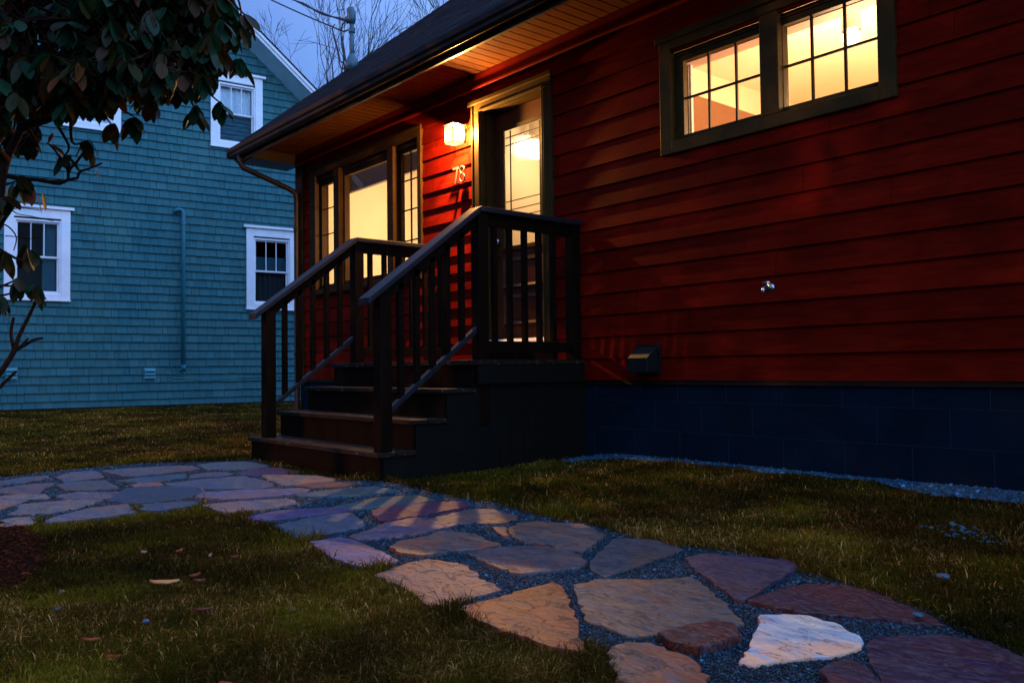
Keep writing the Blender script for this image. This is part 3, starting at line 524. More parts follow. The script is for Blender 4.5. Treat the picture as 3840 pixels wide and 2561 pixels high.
m=MB(); m.prism([(-5.96,WY-.085,.202),(-5.96,WY-.06,.226),(-5.96,WY+.0,.230),(-5.96,WY+.0,.202)],(.845,0,0)); m.prism([(-5.93,WY+.001,.203),(-5.93,WY+.001,.236),(-5.93,WY+.03,.266),(-5.93,WY+.10,.268),(-5.93,WY+.10,.203)],(.79,0,0)); m.build('threshold',M['sill'],door)
bx('door_step',M['stain'],red,-6.09,-5.005,WY-.05,WY+.012,.075,.20,.004)
# ---- lit rooms (walls, ceiling, what is seen in them)
def room(x0,x1,y1,z0,z1,name):
    y0=WY+.006
    m=MB(); m.poly([(x0,y1,z0),(x1,y1,z0),(x1,y1,z1),(x0,y1,z1)]); m.poly([(x0,y0,z0),(x0,y1,z0),(x0,y1,z1),(x0,y0,z1)]); m.poly([(x1,y0,z0),(x1,y1,z0),(x1,y1,z1),(x1,y0,z1)])
    m.poly([(x0,y0,z0),(x1,y0,z0),(x1,y1,z0),(x0,y1,z0)]); o=m.build('room_wall',M['wallin'],red)
    m=MB(); m.poly([(x0,y0,z1),(x1,y0,z1),(x1,y1,z1),(x0,y1,z1)]); m.build('room_ceiling',M['ceil'],red)
room(-9.62,-6.55,8.3,.15,2.70,'a'); room(-6.45,-4.70,7.6,.15,2.69,'b'); room(-4.6,-1.2,8.4,.15,2.68,'c')
# stair bulkhead and curtain seen through the right window
m=MB(); m.prism([(-4.55,5.9,.2),(-3.70,5.9,.2),(-3.70,5.9,1.96),(-4.41,5.9,2.34),(-4.55,5.9,2.40)],(0,.08,0)); m.build('stair_wall',M['salmon'],red)
m=MB(); n=24
for k in range(n):
    x=-3.87+.11*k/n; m.poly([(x,WY+.22+.012*math.sin(k*1.6),1.5),(x+.10/n,WY+.22+.012*math.sin((k+1)*1.6),1.5),(x+.10/n,WY+.22+.012*math.sin((k+1)*1.6),2.26),(x,WY+.22+.012*math.sin(k*1.6),2.26)])
m.build('curtain',M['curtain'],red)
for a,b,z in ((-3.80,-2.20,2.21),):
    bx('window_head',M['reveal'],red,a,b,WY+.161,WY+.28,z,z+.03)
def lamp(name,loc,e,r,col=(1,.61,.30)):
    l=bpy.data.lights.new(name,'POINT'); l.energy=e; l.shadow_soft_size=r; l.color=col
    o=bpy.data.objects.new(name,l); o.location=loc; COL.objects.link(o); return o
def globe(loc,r,label):
    import bmesh
    me=bpy.data.meshes.new('ceiling_lamp'); b=bmesh.new(); bmesh.ops.create_uvsphere(b,u_segments=20,v_segments=12,radius=r)
    for v in b.verts: v.co.z*=.75
    b.to_mesh(me); b.free(); me.materials.append(M['globe'])
    t=empty('ceiling_lamp',(loc[0],loc[1],loc[2]),label,'lamp')
    o=bpy.data.objects.new('lamp_globe',me); COL.objects.link(o); o.parent=t
    m=MB(); m.tube([(loc[0],loc[1],loc[2]+r*.7),(loc[0],loc[1],2.675)],.07,16); m.build('lamp_base',M['metal'],t)
globe((-3.02,5.9,2.42),.07,'glowing globe lamp seen through the upper right pane of the high window')
globe((-6.12,5.55,2.17),.13,'glowing globe lamp behind the rippled door glass')
lamp('room_light',(-8.0,5.75,1.75),ROOM_A,.12); lamp('room_light',(-5.75,5.9,2.1),ROOM_B,.12); lamp('room_light',(-2.9,6.0,1.9),ROOM_C,.3)
# ================================================================== PORCH STEPS
XL,XR=-6.49,-4.74; GZ=-.73
TX0,TX1=-6.70,-4.70
por=empty('porch_steps',(-5.7,3.7,GZ),'dark stained wooden porch steps with a small landing and slatted railings','steps')
yf=[2.86,3.115,3.37,3.62]; tz=[-.53,-.33,-.13,.068]
for k in range(3):
    m=MB(); y1=yf[k+1]+.02
    m.box(TX0-.02,TX1+.02,yf[k]-.028,yf[k]+.118,tz[k]-.034,tz[k]); m.box(TX0-.02,TX1+.02,yf[k]+.124,y1,tz[k]-.034,tz[k]-.001)
    m.build('tread',M['tread'],por,bevel=.006)
    zb=GZ-.05 if k==0 else tz[k-1]
    bx('riser',M['stain'],por,TX0,TX1,yf[k],yf[k]+.022,zb+.002,tz[k]-.036)
bx('riser',M['stain'],por,TX0,TX1,yf[3],yf[3]+.022,tz[2]+.002,tz[3]-.036)
m=MB(); y=yf[3]-.028
while y<4.70: m.box(TX0-.02,TX1+.03,y,y+.138,tz[3]-.036,tz[3]); y+=.144
m.build('deck',M['tread'],por,bevel=.004)
for xx in (TX0-.001,TX1-.035):   # closed side stringers + landing skirt boards
    m=MB(); pts=[(xx,yf[0]+.03,GZ-.06)]
    for k in range(3): pts+= [(xx,yf[k]+.03,tz[k]-.037),(xx,yf[k+1]+.03,tz[k]-.037)]
    pts+=[(xx,yf[3]+.03,tz[3]-.038),(xx,3.75,tz[3]-.038),(xx,3.75,GZ-.06)]
    m.prism(pts,(.036,0,0)); m.build('side_panel',M['skirt'],por)
    m=MB(); y=3.752
    while y<4.70: m.box(xx,xx+.03,y,y+.115,GZ-.06,tz[3]-.038); y+=.118
    m.build('skirt',M['skirt'],por)
bx('rim_board',M['skirt'],por,TX0-.012,TX1+.046,yf[3]+.03,4.70,tz[3]-.17,tz[3]-.040)
def slope_box(m,x0,x1,ya,za,yb,zb,h):
    m.hexa([(x0,ya,za-h),(x1,ya,za-h),(x1,yb,zb-h),(x0,yb,zb-h),(x0,ya,za),(x1,ya,za),(x1,yb,zb),(x0,yb,zb)])
def rail(x,side):
    s=side
    P=[(2.90,'newel')]
    yn,yc=2.915,3.735
    # newel at the bottom step and post at the landing corner, post against the house
    m=MB(); m.box(x-.045,x+.045,yn-.045,yn+.045,tz[0]+.001,.49); nw=m.build('newel_post',M['stain'],por,bevel=.004)
    m=MB(); m.box(x-.047,x+.047,yc-.045,yc+.045,-.40,1.125); m.build('corner_post',M['stain'],por,bevel=.004)
    m=MB(); m.box(x-.045,x+.045,4.63,4.715,tz[3]+.001,1.125); m.build('wall_post',M['stain'],por,bevel=.004)
    ya,za,yb,zb=2.775,.470,3.70,1.168; sl=(zb-za)/(yb-ya)
    m=MB(); slope_box(m,x-.068,x+.068,ya,za,yb,zb,.048); m.build('handrail',M['rail'],por,bevel=.006)
    m=MB(); slope_box(m,x-.019,x+.019,ya+.09,za+sl*.09-.050,yb-.01,zb-.01*sl-.050,.085); m.build('stair_top_rail',M['stain'],por)
    m=MB(); m.box(x-.068,x+.068,yb+.003,4.72,1.128,1.168); m.build('landing_handrail',M['rail'],por,bevel=.006)
    m=MB(); m.box(x-.019,x+.019,yc+.046,4.628,1.04,1.126); m.build('landing_top_rail',M['stain'],por)
    m=MB(); m.box(x-.022,x+.022,yc+.046,4.628,.125,.205); m.build('landing_bottom_rail',M['stain'],por,bevel=.003)
    lo=-.855
    m=MB(); slope_box(m,x-.022,x+.022,yn+.046,za+sl*(yn+.046-ya)+lo,yc-.046,za+sl*(yc-.046-ya)+lo,.045); m.build('stair_bottom_rail',M['rail'],por,bevel=.003)
    y=3.055
    while y<3.66:
        zt=za+sl*(y-ya)-.13; zb_=za+sl*(y-ya)+lo+.01
        m=MB(); m.box(x-.040,x-.0195,y-.019,y+.019,zb_-.06,zt+.05) if False else m.box(x-.019,x+.019,y-.019,y+.019,zb_-.03,zt+.03)
        m.build('baluster',M['stain'],por); y+=.128
    y=3.868
    while y<4.60:
        m=MB(); m.box(x-.018,x+.018,y-.019,y+.019,.19,1.045); m.build('baluster',M['stain'],por); y+=.147
rail(XL,-1); rail(XR,1)
# ================================================================== WALL LAMP + DIGITS + SMALL FITTINGS
LX,LY,LZ=-6.235,4.600,2.185
wl=empty('wall_lamp',(LX,WY,LZ),'glowing square glass lantern on the red wall beside the door','lamp')
m=MB(); m.box(LX-.055,LX+.055,WY-.04,WY-.018,LZ-.06,LZ+.10); m.build('backplate',M['lead'],wl,bevel=.004)
m=MB(); m.tube([(LX,WY-.03,LZ+.10),(LX,WY-.07,LZ+.145),(LX,LY,LZ+.15),(LX,LY,LZ+.122)],.009,8); m.build('arm',M['lead'],wl,smooth=True)
m=MB(); h=.078
m.hexa([(LX-.10,LY-.10,LZ+.108),(LX+.10,LY-.10,LZ+.108),(LX+.10,LY+.10,LZ+.108),(LX-.10,LY+.10,LZ+.108),(LX-.085,LY-.085,LZ+.12),(LX+.085,LY-.085,LZ+.12),(LX+.085,LY+.085,LZ+.12),(LX-.085,LY+.085,LZ+.12)])
m.build('lamp_cap',M['lead'],wl)
m=MB(); b=.0035
for sx in (-1,1):
    for sy in (-1,1): m.box(LX+sx*h-b,LX+sx*h+b,LY+sy*h-b,LY+sy*h+b,LZ-.10,LZ+.107)
for z in (-.10,.055,.10):
    for s in (-1,1):
        m.box(LX-h+b,LX+h-b,LY+s*h-b*.7,LY+s*h+b*.7,LZ+z-b,LZ+z+b); m.box(LX+s*h-b*.7,LX+s*h+b*.7,LY-h+b,LY+h-b,LZ+z-b,LZ+z+b)
for q in (-.026,.026):
    for s in (-1,1):
        m.box(LX+q-.002,LX+q+.002,LY+s*h-.002,LY+s*h+.002,LZ+.0585,LZ+.0965); m.box(LX+s*h-.002,LX+s*h+.002,LY+q-.002,LY+q+.002,LZ+.0585,LZ+.0965)
m.build('lamp_frame',M['lead'],wl)
for s in (-1,1):
    m=MB(); m.box(LX-h+.004,LX+h-.004,LY+s*(h-.006)-.001,LY+s*(h-.006)+.001,LZ-.097,LZ+.10); m.build('lamp_glass',M['lampglass'],wl)
    m=MB(); m.box(LX+s*(h-.006)-.001,LX+s*(h-.006)+.001,LY-h+.009,LY+h-.009,LZ-.097,LZ+.10); m.build('lamp_glass',M['lampglass'],wl)
pl=lamp('lamp_bulb',(LX+.02,LY+.0,LZ+.0),PORCH,.018,(1,.55,.17)); pl.parent=wl; pl.location=(.06,LY-WY,.045); wl.scale=(.8,.8,.8)
# house number 78, raised digits
hn=empty('house_number',(-6.26,WY-.02,1.77),'raised metal house number 78 on the red wall under the lantern','number')
Yd=WY-.052
def stroke(m,pts,r=.0085):
    m.tube(pts,r,6)
m=MB(); m.box(-6.345,-6.262,Yd-.006,Yd+.006,1.882,1.903); m.hexa([(-6.318,Yd-.006,1.748),(-6.294,Yd-.006,1.748),(-6.294,Yd+.006,1.748),(-6.318,Yd+.006,1.748),(-6.285,Yd-.006,1.882),(-6.262,Yd-.006,1.882),(-6.262,Yd+.006,1.882),(-6.285,Yd+.006,1.882)])
m.build('digit_seven',M['digit'],hn)
m=MB()
for cz,rr,rx in ((1.862,.034,.030),(1.790,.040,.036)):
    pts=[(-6.205+rx*math.cos(a),Yd,cz+rr*math.sin(a)) for a in np.linspace(0,2*math.pi,17)]; m.tube(pts,.0082,8,cap=False)
m.build('digit_eight',M['digit'],hn,smooth=True)
for x,z in ((-6.28,1.885),(-6.305,1.765),(-6.205,1.895),(-6.205,1.752)):
    m=MB(); m.tube([(x,Yd,z),(x,WY-.004,z)],.004,6); m.build('stand_off',M['metal'],hn)
# garden tap
tp=empty('garden_tap',(-3.0,WY-.02,.47),'small chrome garden tap on the red wall below the high window','tap')
m=MB(); m.tube([(-3.0,WY,.50),(-3.0,WY-.07,.50),(-3.0,WY-.10,.485),(-3.0,WY-.105,.455)],[.012,.012,.013,.011],10); m.tube([(-3.0,WY-.02,.50),(-3.0,WY-.012,.50)],.028,14); m.build('spout',M['metal'],tp,smooth=True)
m=MB(); m.tube([(-3.0,WY-.06,.50),(-3.0,WY-.06,.525)],.006,8); m.tube([(-3.0,WY-.06,.526),(-3.0,WY-.06,.534)],.026,10); m.build('tap_handle',M['metal'],tp)
# dryer vent hood
vh=empty('vent_hood',(-4.02,WY-.02,-.03),'dark plastic vent hood low on the red wall beside the steps','vent')
m=MB(); m.box(-4.125,-3.905,WY-.035,WY-.016,-.045,.165); m.build('backplate',M['blackp'],vh)
m=MB(); x0,x1=-4.11,-3.92
m.prism([(x0,WY-.036,.15),(x0,WY-.15,.07),(x0,WY-.15,-.035),(x0,WY-.036,-.035)],(x1-x0,0,0)); m.build('hood',M['blackp'],vh,bevel=.004)
# service mast
mx,my=-9.75,5.56; mz=roofz(my)
sm=empty('service_mast',(mx,my,mz),'grey electrical service mast with a weatherhead rising from the red house roof','mast')
m=MB(); m.tube([(mx,my,mz-.02),(mx,my,4.66)],.031,12); m.build('mast_pipe',M['pipe'],sm,smooth=True)
m=MB(); m.tube([(mx,my,mz-.02),(mx,my,mz+.10),(mx,my,mz+.17),(mx,my,mz+.22)],[.10,.09,.06,.036],14); m.build('flashing',M['pipe'],sm,smooth=True)
m=MB(); m.tube([(mx,my,4.62),(mx,my,4.68),(mx-.01,my,4.78),(mx-.02,my-.01,4.83),(mx-.03,my-.02,4.855)],[.04,.055,.06,.05,.012],12); m.tube([(mx-.03,my-.02,4.70),(mx-.06,my-.06,4.66)],[.04,.045],10); m.build('weatherhead',M['pipe'],sm,smooth=True)
m=MB(); m.tube([(mx,my,4.50),(mx,my,4.56)],.045,12); m.tube([(mx-.02,my-.05,4.53),(mx-.10,my-.06,4.53)],.012,6); m.build('cable_clamp',M['pipe'],sm)
def sag(a,b,s,n=24):
    a,b=Vector(a),Vector(b); return [a.lerp(b,t)+Vector((0,0,-s*4*t*(1-t))) for t in np.linspace(0,1,n)]
wp=lambda x,y,f: Vector((.648,.762,-.012))*((x-1920)/3144*f)+Vector((.033,-.012,.999))*((1280.5-y)/3144*f)+Vector((-.761,.648,.033))*f
CA=wp(560,-255,15); CB=wp(900,-140,15)
c=MB(); c.tube(sag((mx-.10,my-.06,4.53),CA,.10),.011,6)
tag(c.build('overhead_cable',M['cable'],None),'thin lower overhead cable running from the roof mast up to the left','cable','overhead cables to the roof mast')
c=MB(); pa=sag((mx-.06,my-.06,4.66),CB,.12)
c.tube(pa,.013,6); c.tube([p+Vector((.02*math.sin(k*.9),.0,.02*math.cos(k*.9))) for k,p in enumerate(pa)],.010,6)
tag(c.build('overhead_cable',M['cable'],None),'thick twisted overhead cable meeting the top of the roof mast','cable','overhead cables to the roof mast')
for k,(dx,dz,lb) in enumerate(((.34,.42,'longest'),(.24,.36,'shortest'))):
    c=MB(); s=Vector((mx-.05,my-.07,4.66)); e=Vector((mx-.50-.1*k,my+.02,4.78-.03*k))
    pts=[s,s+Vector((-.10,0,-.10)),s+Vector((-.03-.02*k,.02,-dz*1.3)),s+Vector((-.12,.0,-dz*1.45)),s+Vector((-.26,.02,-dz*.75)),s+Vector((-.44,.05,dz*.05)),e]
    q=[]
    for i in range(len(pts)-1):
        p0=pts[max(i-1,0)];p1=pts[i];p2=pts[i+1];p3=pts[min(i+2,len(pts)-1)]
        for t in np.linspace(0,1,6,endpoint=False):
            q.append(.5*((2*p1)+(-p0+p2)*t+(2*p0-5*p1+4*p2-p3)*t*t+(-p0+3*p1-3*p2+p3)*t**3))
    q.append(pts[-1]); c.tube(q,.009,6); tag(c.build('drip_loop',M['cable'],None),f'{lb} dark drip loop of wire hanging beside the roof mast','cable')
# ================================================================== THE BLUE HOUSE
A=math.radians(5.9); WU=Vector((math.sin(A),math.cos(A),0)); WN=Vector((math.cos(A),-math.sin(A),0)); WC=-17.6708
def B(u,z,off=0.0): p=WN*(WC+off)+WU*u; return (p.x,p.y,z)
blue=empty('blue_house',B(3,-.64),'two storey house with teal blue wood shingles and white window trim','house')
def bbox(m,u0,u1,z0,z1,o0,o1):
    m.hexa([B(u0,z0,o0),B(u1,z0,o0),B(u1,z0,o1),B(u0,z0,o1),B(u0,z1,o0),B(u1,z1,o0),B(u1,z1,o1),B(u0,z1,o1)])
def rin(u): return min(7.051-.825*(u-5.2), 7.051-.825*(3.2-5.2)-.825*(3.2-u)) if u<3.2 else 7.051-.825*(u-5.2)
BW=[(.99,2.06,1.39,3.07,'LL'),(5.36,6.45,1.345,3.045,'LR'),(4.63,5.71,4.70,6.25,'UR'),(1.86,2.93,4.70,6.25,'UL')]
m=MB(); z=-.66; k=0
while z<8.75:
    u=-2.0-(k%3)*.05
    rowj=random.uniform(-.004,.004)
    while u<8.4:
        w=random.uniform(.08,.24); u1=min(u+w,8.4); ug=u1-random.uniform(.003,.0075)
        zt=z+.16
        if rin((u+u1)/2)>z+.02:
            ok=[(max(u,-2),ug)]
            for (a,b,c,d,_) in BW:
                a+=.1;b-=.1;c+=.1;d-=.1
                if z<d and zt>c:
                    ns=[]
                    for s0,s1 in ok:
                        if b<=s0 or a>=s1: ns.append((s0,s1)); continue
                        if a>s0: ns.append((s0,a))
                        if b<s1: ns.append((b,s1))
                    ok=ns
            v=random.gauss(1,.055); m.cc=(v*random.uniform(.92,1.08),v,v*random.uniform(.97,1.03))
            e=random.uniform(-.003,.003); zb=z+random.uniform(-.003,.003)+rowj
            for s0,s1 in ok:
                if s1-s0<.01: continue
                pr=.033+e
                m.poly([B(s0,zb,pr),B(s1,zb,pr),B(s1,zt,.004+e),B(s0,zt,.004+e)])
                m.poly([B(s0,zb,-.004),B(s1,zb,-.004),B(s1,zb,pr),B(s0,zb,pr)])
                m.poly([B(s1,zb,pr),B(s1,zb,0),B(s1,zt,0),B(s1,zt,.004+e)])
                m.poly([B(s0,zb,0),B(s0,zb,pr),B(s0,zt,.004+e),B(s0,zt,0)])
        u=u1
    z+=.16; k+=1
m.cc=(.35,.35,.35)
# sheathing behind the shingles, cut round the windows (left-right strips)
us=sorted([-2,8.4]+[q for b in BW for q in (b[0]+.1,b[1]-.1)])
for a,b in zip(us[:-1],us[1:]):
    mid=(a+b)/2; holes=sorted([(w[2]+.1,w[3]-.1) for w in BW if w[0]+.1<=mid<=w[1]-.1]); lo=-.9
    for h0,h1 in holes: m.poly([B(a,lo,0),B(b,lo,0),B(b,h0,0),B(a,h0,0)]); lo=h1
    m.poly([B(a,lo,0),B(b,lo,0),B(b,rin(b),0),B(a,rin(a),0)])
m.poly([B(3.2,3,0),B(3.2,rin(3.2),0),B(2.83,rin(2.83),0)])
m.build('wall',M['blue'],blue)
m=MB(); m.cc=(1,1,1); m.poly([B(8.4,-.9,0),B(8.4,-.9,-9),B(8.4,4.41,-9),B(8.4,4.41,0)]); m.poly([B(-2,-.9,0),B(-2,-.9,-9),B(-2,4.41,-9),B(-2,4.41,0)]); m.build('side_wall',M['blue'],blue)
# roof, rake boards and the wide rake soffit
for sgn in (1,-1):
    u0=3.2; u1=8.75 if sgn>0 else -2.35
    def zz(u): return rin(u)
    m=MB(); m.hexa([B(u0,zz(u0),.0),B(u1,zz(u1) if abs(u1)<9 else 0,.0),B(u1,zz(u1)+.20,.40),B(u0,zz(u0)+.20,.40),B(u0,zz(u0)+.02,.0),B(u1,zz(u1)+.02,.0),B(u1,zz(u1)+.215,.40),B(u0,zz(u0)+.215,.40)])
    m.build('rake_soffit',M['rake'],blue)
    m=MB(); m.hexa([B(u0,zz(u0)+.17,.402),B(u1,zz(u1)+.17,.402),B(u1,zz(u1)+.17,.43),B(u0,zz(u0)+.17,.43),B(u0,zz(u0)+.31,.402),B(u1,zz(u1)+.31,.402),B(u1,zz(u1)+.31,.43),B(u0,zz(u0)+.31,.43)])
    m.hexa([B(u0,zz(u0)+.245,.431),B(u1,zz(u1)+.245,.431),B(u1,zz(u1)+.245,.46),B(u0,zz(u0)+.245,.46),B(u0,zz(u0)+.325,.431),B(u1,zz(u1)+.325,.431),B(u1,zz(u1)+.325,.46),B(u0,zz(u0)+.325,.46)])
    m.build('rake_board',M['white'],blue,bevel=.004)
    m=MB(); m.hexa([B(u0,zz(u0)+.327,.475),B(u1,zz(u1)+.327,.475),B(u1,zz(u1)+.327,-9),B(u0,zz(u0)+.327,-9),B(u0,zz(u0)+.36,.475),B(u1,zz(u1)+.36,.475),B(u1,zz(u1)+.36,-9),B(u0,zz(u0)+.36,-9)])
    m.build('roof',M['roof'],blue)
LBL={'LL':'lower left window with a blue curtain behind the twigs','LR':'lower right window with a half lowered blind','UR':'upper right window with swagged curtains','UL':'upper left window mostly hidden by the shrub'}
for (u0,u1,z0,z1,kk) in BW:
    cw=.185; cb=.13; ct=.235
    g0,g1,h0,h1=u0+cw,u1-cw,z0+cb,z1-ct
    m=MB()
    bbox(m,u0,u0+cw-.03,z0,z1,-.01,.055); bbox(m,u1-cw+.03,u1,z0,z1,-.01,.055); bbox(m,u0+cw-.03,u1-cw+.03,z0,z0+cb-.03,-.01,.0545); bbox(m,u0+cw-.03,u1-cw+.03,z1-.17,z1,-.01,.0545)
    bbox(m,u0-.06,u1+.06,z1+.002,z1+.055,-.01,.10); bbox(m,u0-.01,u1+.01,z0-.03,z0-.002,-.01,.075)
    w=m.build('window',M['white'],blue,bevel=.004); w['label']=LBL[kk]
    m=MB(); f=.036
    bbox(m,g0-f,g0,h0-f,h1+f,-.05,.030); bbox(m,g1,g1+f,h0-f,h1+f,-.05,.030); bbox(m,g0,g1,h0-f,h0,-.05,.029); bbox(m,g0,g1,h1,h1+f,-.05,.029)
    m.build('window_frame',M['white'],w)
    hm=(h0+h1)/2
    for name,a,b,o in (('upper_sash',hm-.01,h1,-.012),('lower_sash',h0,hm+.01,-.040)):
        m=MB(); s=.030
        bbox(m,g0,g0+s,a,b,o-.028,o); bbox(m,g1-s,g1,a,b,o-.028,o); bbox(m,g0+s,g1-s,a,a+s,o-.028,o-.001); bbox(m,g0+s,g1-s,b-s,b,o-.028,o-.001)
        if name=='upper_sash':
            for q in (1/3,2/3):
                uu=g0+s+(g1-g0-2*s)*q; bbox(m,uu-.008,uu+.008,a+s,b-s,o-.020,o-.004)
        sh=m.build(name,M['white'],w)
        m=MB(); m.poly([B(g0+s-.004,a+s-.004,o-.012),B(g1-s+.004,a+s-.004,o-.012),B(g1-s+.004,b-s+.004,o-.012),B(g0+s-.004,b-s+.004,o-.012)]); m.build('pane',M['panedark'],sh)
    # dim room behind
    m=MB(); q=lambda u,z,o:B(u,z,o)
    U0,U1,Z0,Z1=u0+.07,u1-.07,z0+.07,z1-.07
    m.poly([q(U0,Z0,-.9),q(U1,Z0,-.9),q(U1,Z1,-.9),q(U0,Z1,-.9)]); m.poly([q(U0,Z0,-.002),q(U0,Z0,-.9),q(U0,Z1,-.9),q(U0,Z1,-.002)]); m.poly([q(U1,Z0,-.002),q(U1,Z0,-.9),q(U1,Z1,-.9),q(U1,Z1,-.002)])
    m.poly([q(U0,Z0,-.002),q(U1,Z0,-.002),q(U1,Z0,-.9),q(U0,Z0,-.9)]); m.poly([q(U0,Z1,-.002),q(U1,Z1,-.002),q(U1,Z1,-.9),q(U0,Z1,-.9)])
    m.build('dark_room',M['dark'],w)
    def cloth(a,b,za,zb,mat,amp=.015,fr=60,name='curtain'):
        m=MB(); n=40
        for i in range(n):
            x0=a+(b-a)*i/n; x1=a+(b-a)*(i+1)/n
            m.poly([B(x0,za,-.12+amp*math.sin(x0*fr)),B(x1,za,-.12+amp*math.sin(x1*fr)),B(x1,zb,-.12+amp*math.sin(x1*fr)),B(x0,zb,-.12+amp*math.sin(x0*fr))])
        m.build(name,M[mat],w)
    if kk=='LL': cloth(g0+.62*(g1-g0),g1,h0,h1,'dcurtain')
    if kk=='UL': cloth(g0,g1,h0,h1,'curtain')
    if kk=='LR':
        m=MB(); zc=hm-.04
        while zc<hm+.31: bbox(m,g0+.02,g1-.02,zc,zc+.017,-.10,-.085); zc+=.024
        m.build('blind',M['dcurtain'],w)
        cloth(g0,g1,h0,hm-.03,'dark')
    if kk=='UR':
        cloth(g0+.38*(g1-g0),g1,hm,h1,'curtain',.02,45); cloth(g0,g0+.38*(g1-g0),hm,h1,'curtain',.008,30)
        m=MB(); n=14; nz=16    # swagged lace
        for i in range(n):
            for j in range(nz):
                def P(a,b):
                    uu=g0+(g1-g0)*a/n; s=abs(math.sin(math.pi*(a/n)*1.5)); return B(uu,h0+(hm-h0)*(b/nz)-.03*s,-.11+.018*math.sin(b*2.6-s*2.4))
                m.poly([P(i,j),P(i+1,j),P(i+1,j+1),P(i,j+1)])
        m.build('lace_curtain',M['dcurtain'],w,smooth=True)
# plumbing vent pipe clipped to the blue wall
dp=empty('drain_pipe',B(4.08,.13,.06),'tall blue painted pipe with a hooked top on the shingled wall','pipe')
m=MB(); m.tube([B(3.93,3.24,-.0),B(3.93,3.24,.06),B(3.95,3.27,.08),B(4.0,3.285,.085),B(4.055,3.275,.085),B(4.08,3.22,.085),B(4.08,3.1,.085),B(4.08,.14,.085)],.042,12); m.build('pipe',M['bluetrim'],dp,smooth=True)
m=MB(); m.tube([B(4.08,2.98,.085),B(4.08,3.05,.085)],.052,12); m.tube([B(4.08,.10,.085),B(4.08,.17,.085)],.05,12); m.tube([B(4.08,.11,.085),B(4.05,.06,.05),B(4.05,.05,0)],.035,8); m.build('pipe_fitting',M['bluetrim'],dp)
c=MB(); c.tube([B(3.85,.55,.03),B(3.86,.1,.032),B(3.92,-.02,.03),B(4.1,-.05,.03),B(4.16,.03,.03),B(4.1,.12,.03)],.007,6); c.tube([B(3.9,-.10,.03),B(4.6,-.14,.03),B(5.6,-.10,.03),B(7.2,-.08,.03)],.007,6)
tag(c.build('wall_cable',M['bluetrim'],None),'thin blue painted cable looping across the shingles near the pipe foot','cable')
for (u0,u1,z0,z1,lb) in ((3.356,3.574,-.122,.107,'square grey vent low on the blue wall left of the tall pipe'),(1.03,1.22,-.095,.143,'square grey vent low on the blue wall below the lower left window')):
    v=empty('wall_vent',B((u0+u1)/2,z0,.03),lb,'vent','square vents on the blue wall')
    m=MB(); bbox(m,u0,u1,z0,z1,.0,.03); m.build('vent_plate',M['plastic'],v,bevel=.004)
    m=MB()
    for q in (.12,.42,.72):
        za=z0+(z1-z0)*q; m.hexa([B(u0+.015,za,.031),B(u1-.015,za,.031),B(u1-.015,za,.075),B(u0+.015,za,.075),B(u0+.015,za+.055,.031),B(u1-.015,za+.055,.031),B(u1-.015,za+.01,.075),B(u0+.015,za+.01,.075)])
    m.build('louvre',M['plastic'],v)
# ================================================================== GROUND
def gz(x,y):
    x=np.asarray(x,float); y=np.asarray(y,float)
    s=np.clip((y-3.3)/1.3,0,1); s=s*s*(3-2*s); r=np.clip((x+4.9)/.6,0,1)
    z=-.722+.055*s*r
    t=np.clip((-x-8)/8,0,1); z=z+.075*t
    z=z+.010*(fbm(x*1.3,y*1.3,3)-.5)
    return z
def grid(name,mat,x0,x1,y0,y1,n,zoff=0,kind='structure'):
    xs=np.linspace(x0,x1,n); ys=np.linspace(y0,y1,n); X,Y=np.meshgrid(xs,ys); Z=gz(X,Y)+zoff
    v=np.stack([X.ravel(),Y.ravel(),Z.ravel()],1); i=np.arange(n*n).reshape(n,n)
    f=np.stack([i[:-1,:-1],i[:-1,1:],i[1:,1:],i[1:,:-1]],-1).reshape(-1)
    o=npmesh(name,v,f,4,mat); o['kind']=kind; return o
far=MB()
R0=(-22,8,-8,12)
def ringq(a,b,c,d): far.poly([(a,c,-.735),(b,c,-.735),(b,d,-.735),(a,d,-.735)])
ringq(-400,-22,-400,400); ringq(8,400,-400,400); ringq(-22,8,-400,-8); ringq(-22,8,12,400)
grid('ground',M['soil'],-22,8,-8,12,260)
o=far.build('ground',M['soil'],None); o['kind']='structure'
def flat(name,mat,P,dz,kind='structure'):
    me=MB(); me.poly([(x,y,float(gz(x,y))+dz) for x,y in P]); 
    import bmesh
    o=me.build(name,mat,None); b=bmesh.new(); b.from_mesh(o.data); bmesh.ops.triangulate(b,faces=b.faces[:]); bmesh.ops.subdivide_edges(b,edges=b.edges[:],cuts=3,use_grid_fill=True); b.to_mesh(o.data)
    for v in o.data.vertices:
        w=v.co+o.location; v.co.z=float(gz(w.x,w.y))+dz-o.location.z
    b.free(); o['kind']=kind; return o
flat('path',M['bed'],PATH,.006)
flat('gravel_border',M['bed'],STRIP,.006)
MUL=[(-3.75,.05),(-3.34,.30),(-3.26,.46),(-3.24,.56),(-3.4,.66),(-3.7,.74),(-4.1,.82),(-4.6,.80),(-5.0,.6),(-5.0,-.3),(-4.2,-.5)]
flat('mulch_bed',M['mulchbed'],MUL,.005)
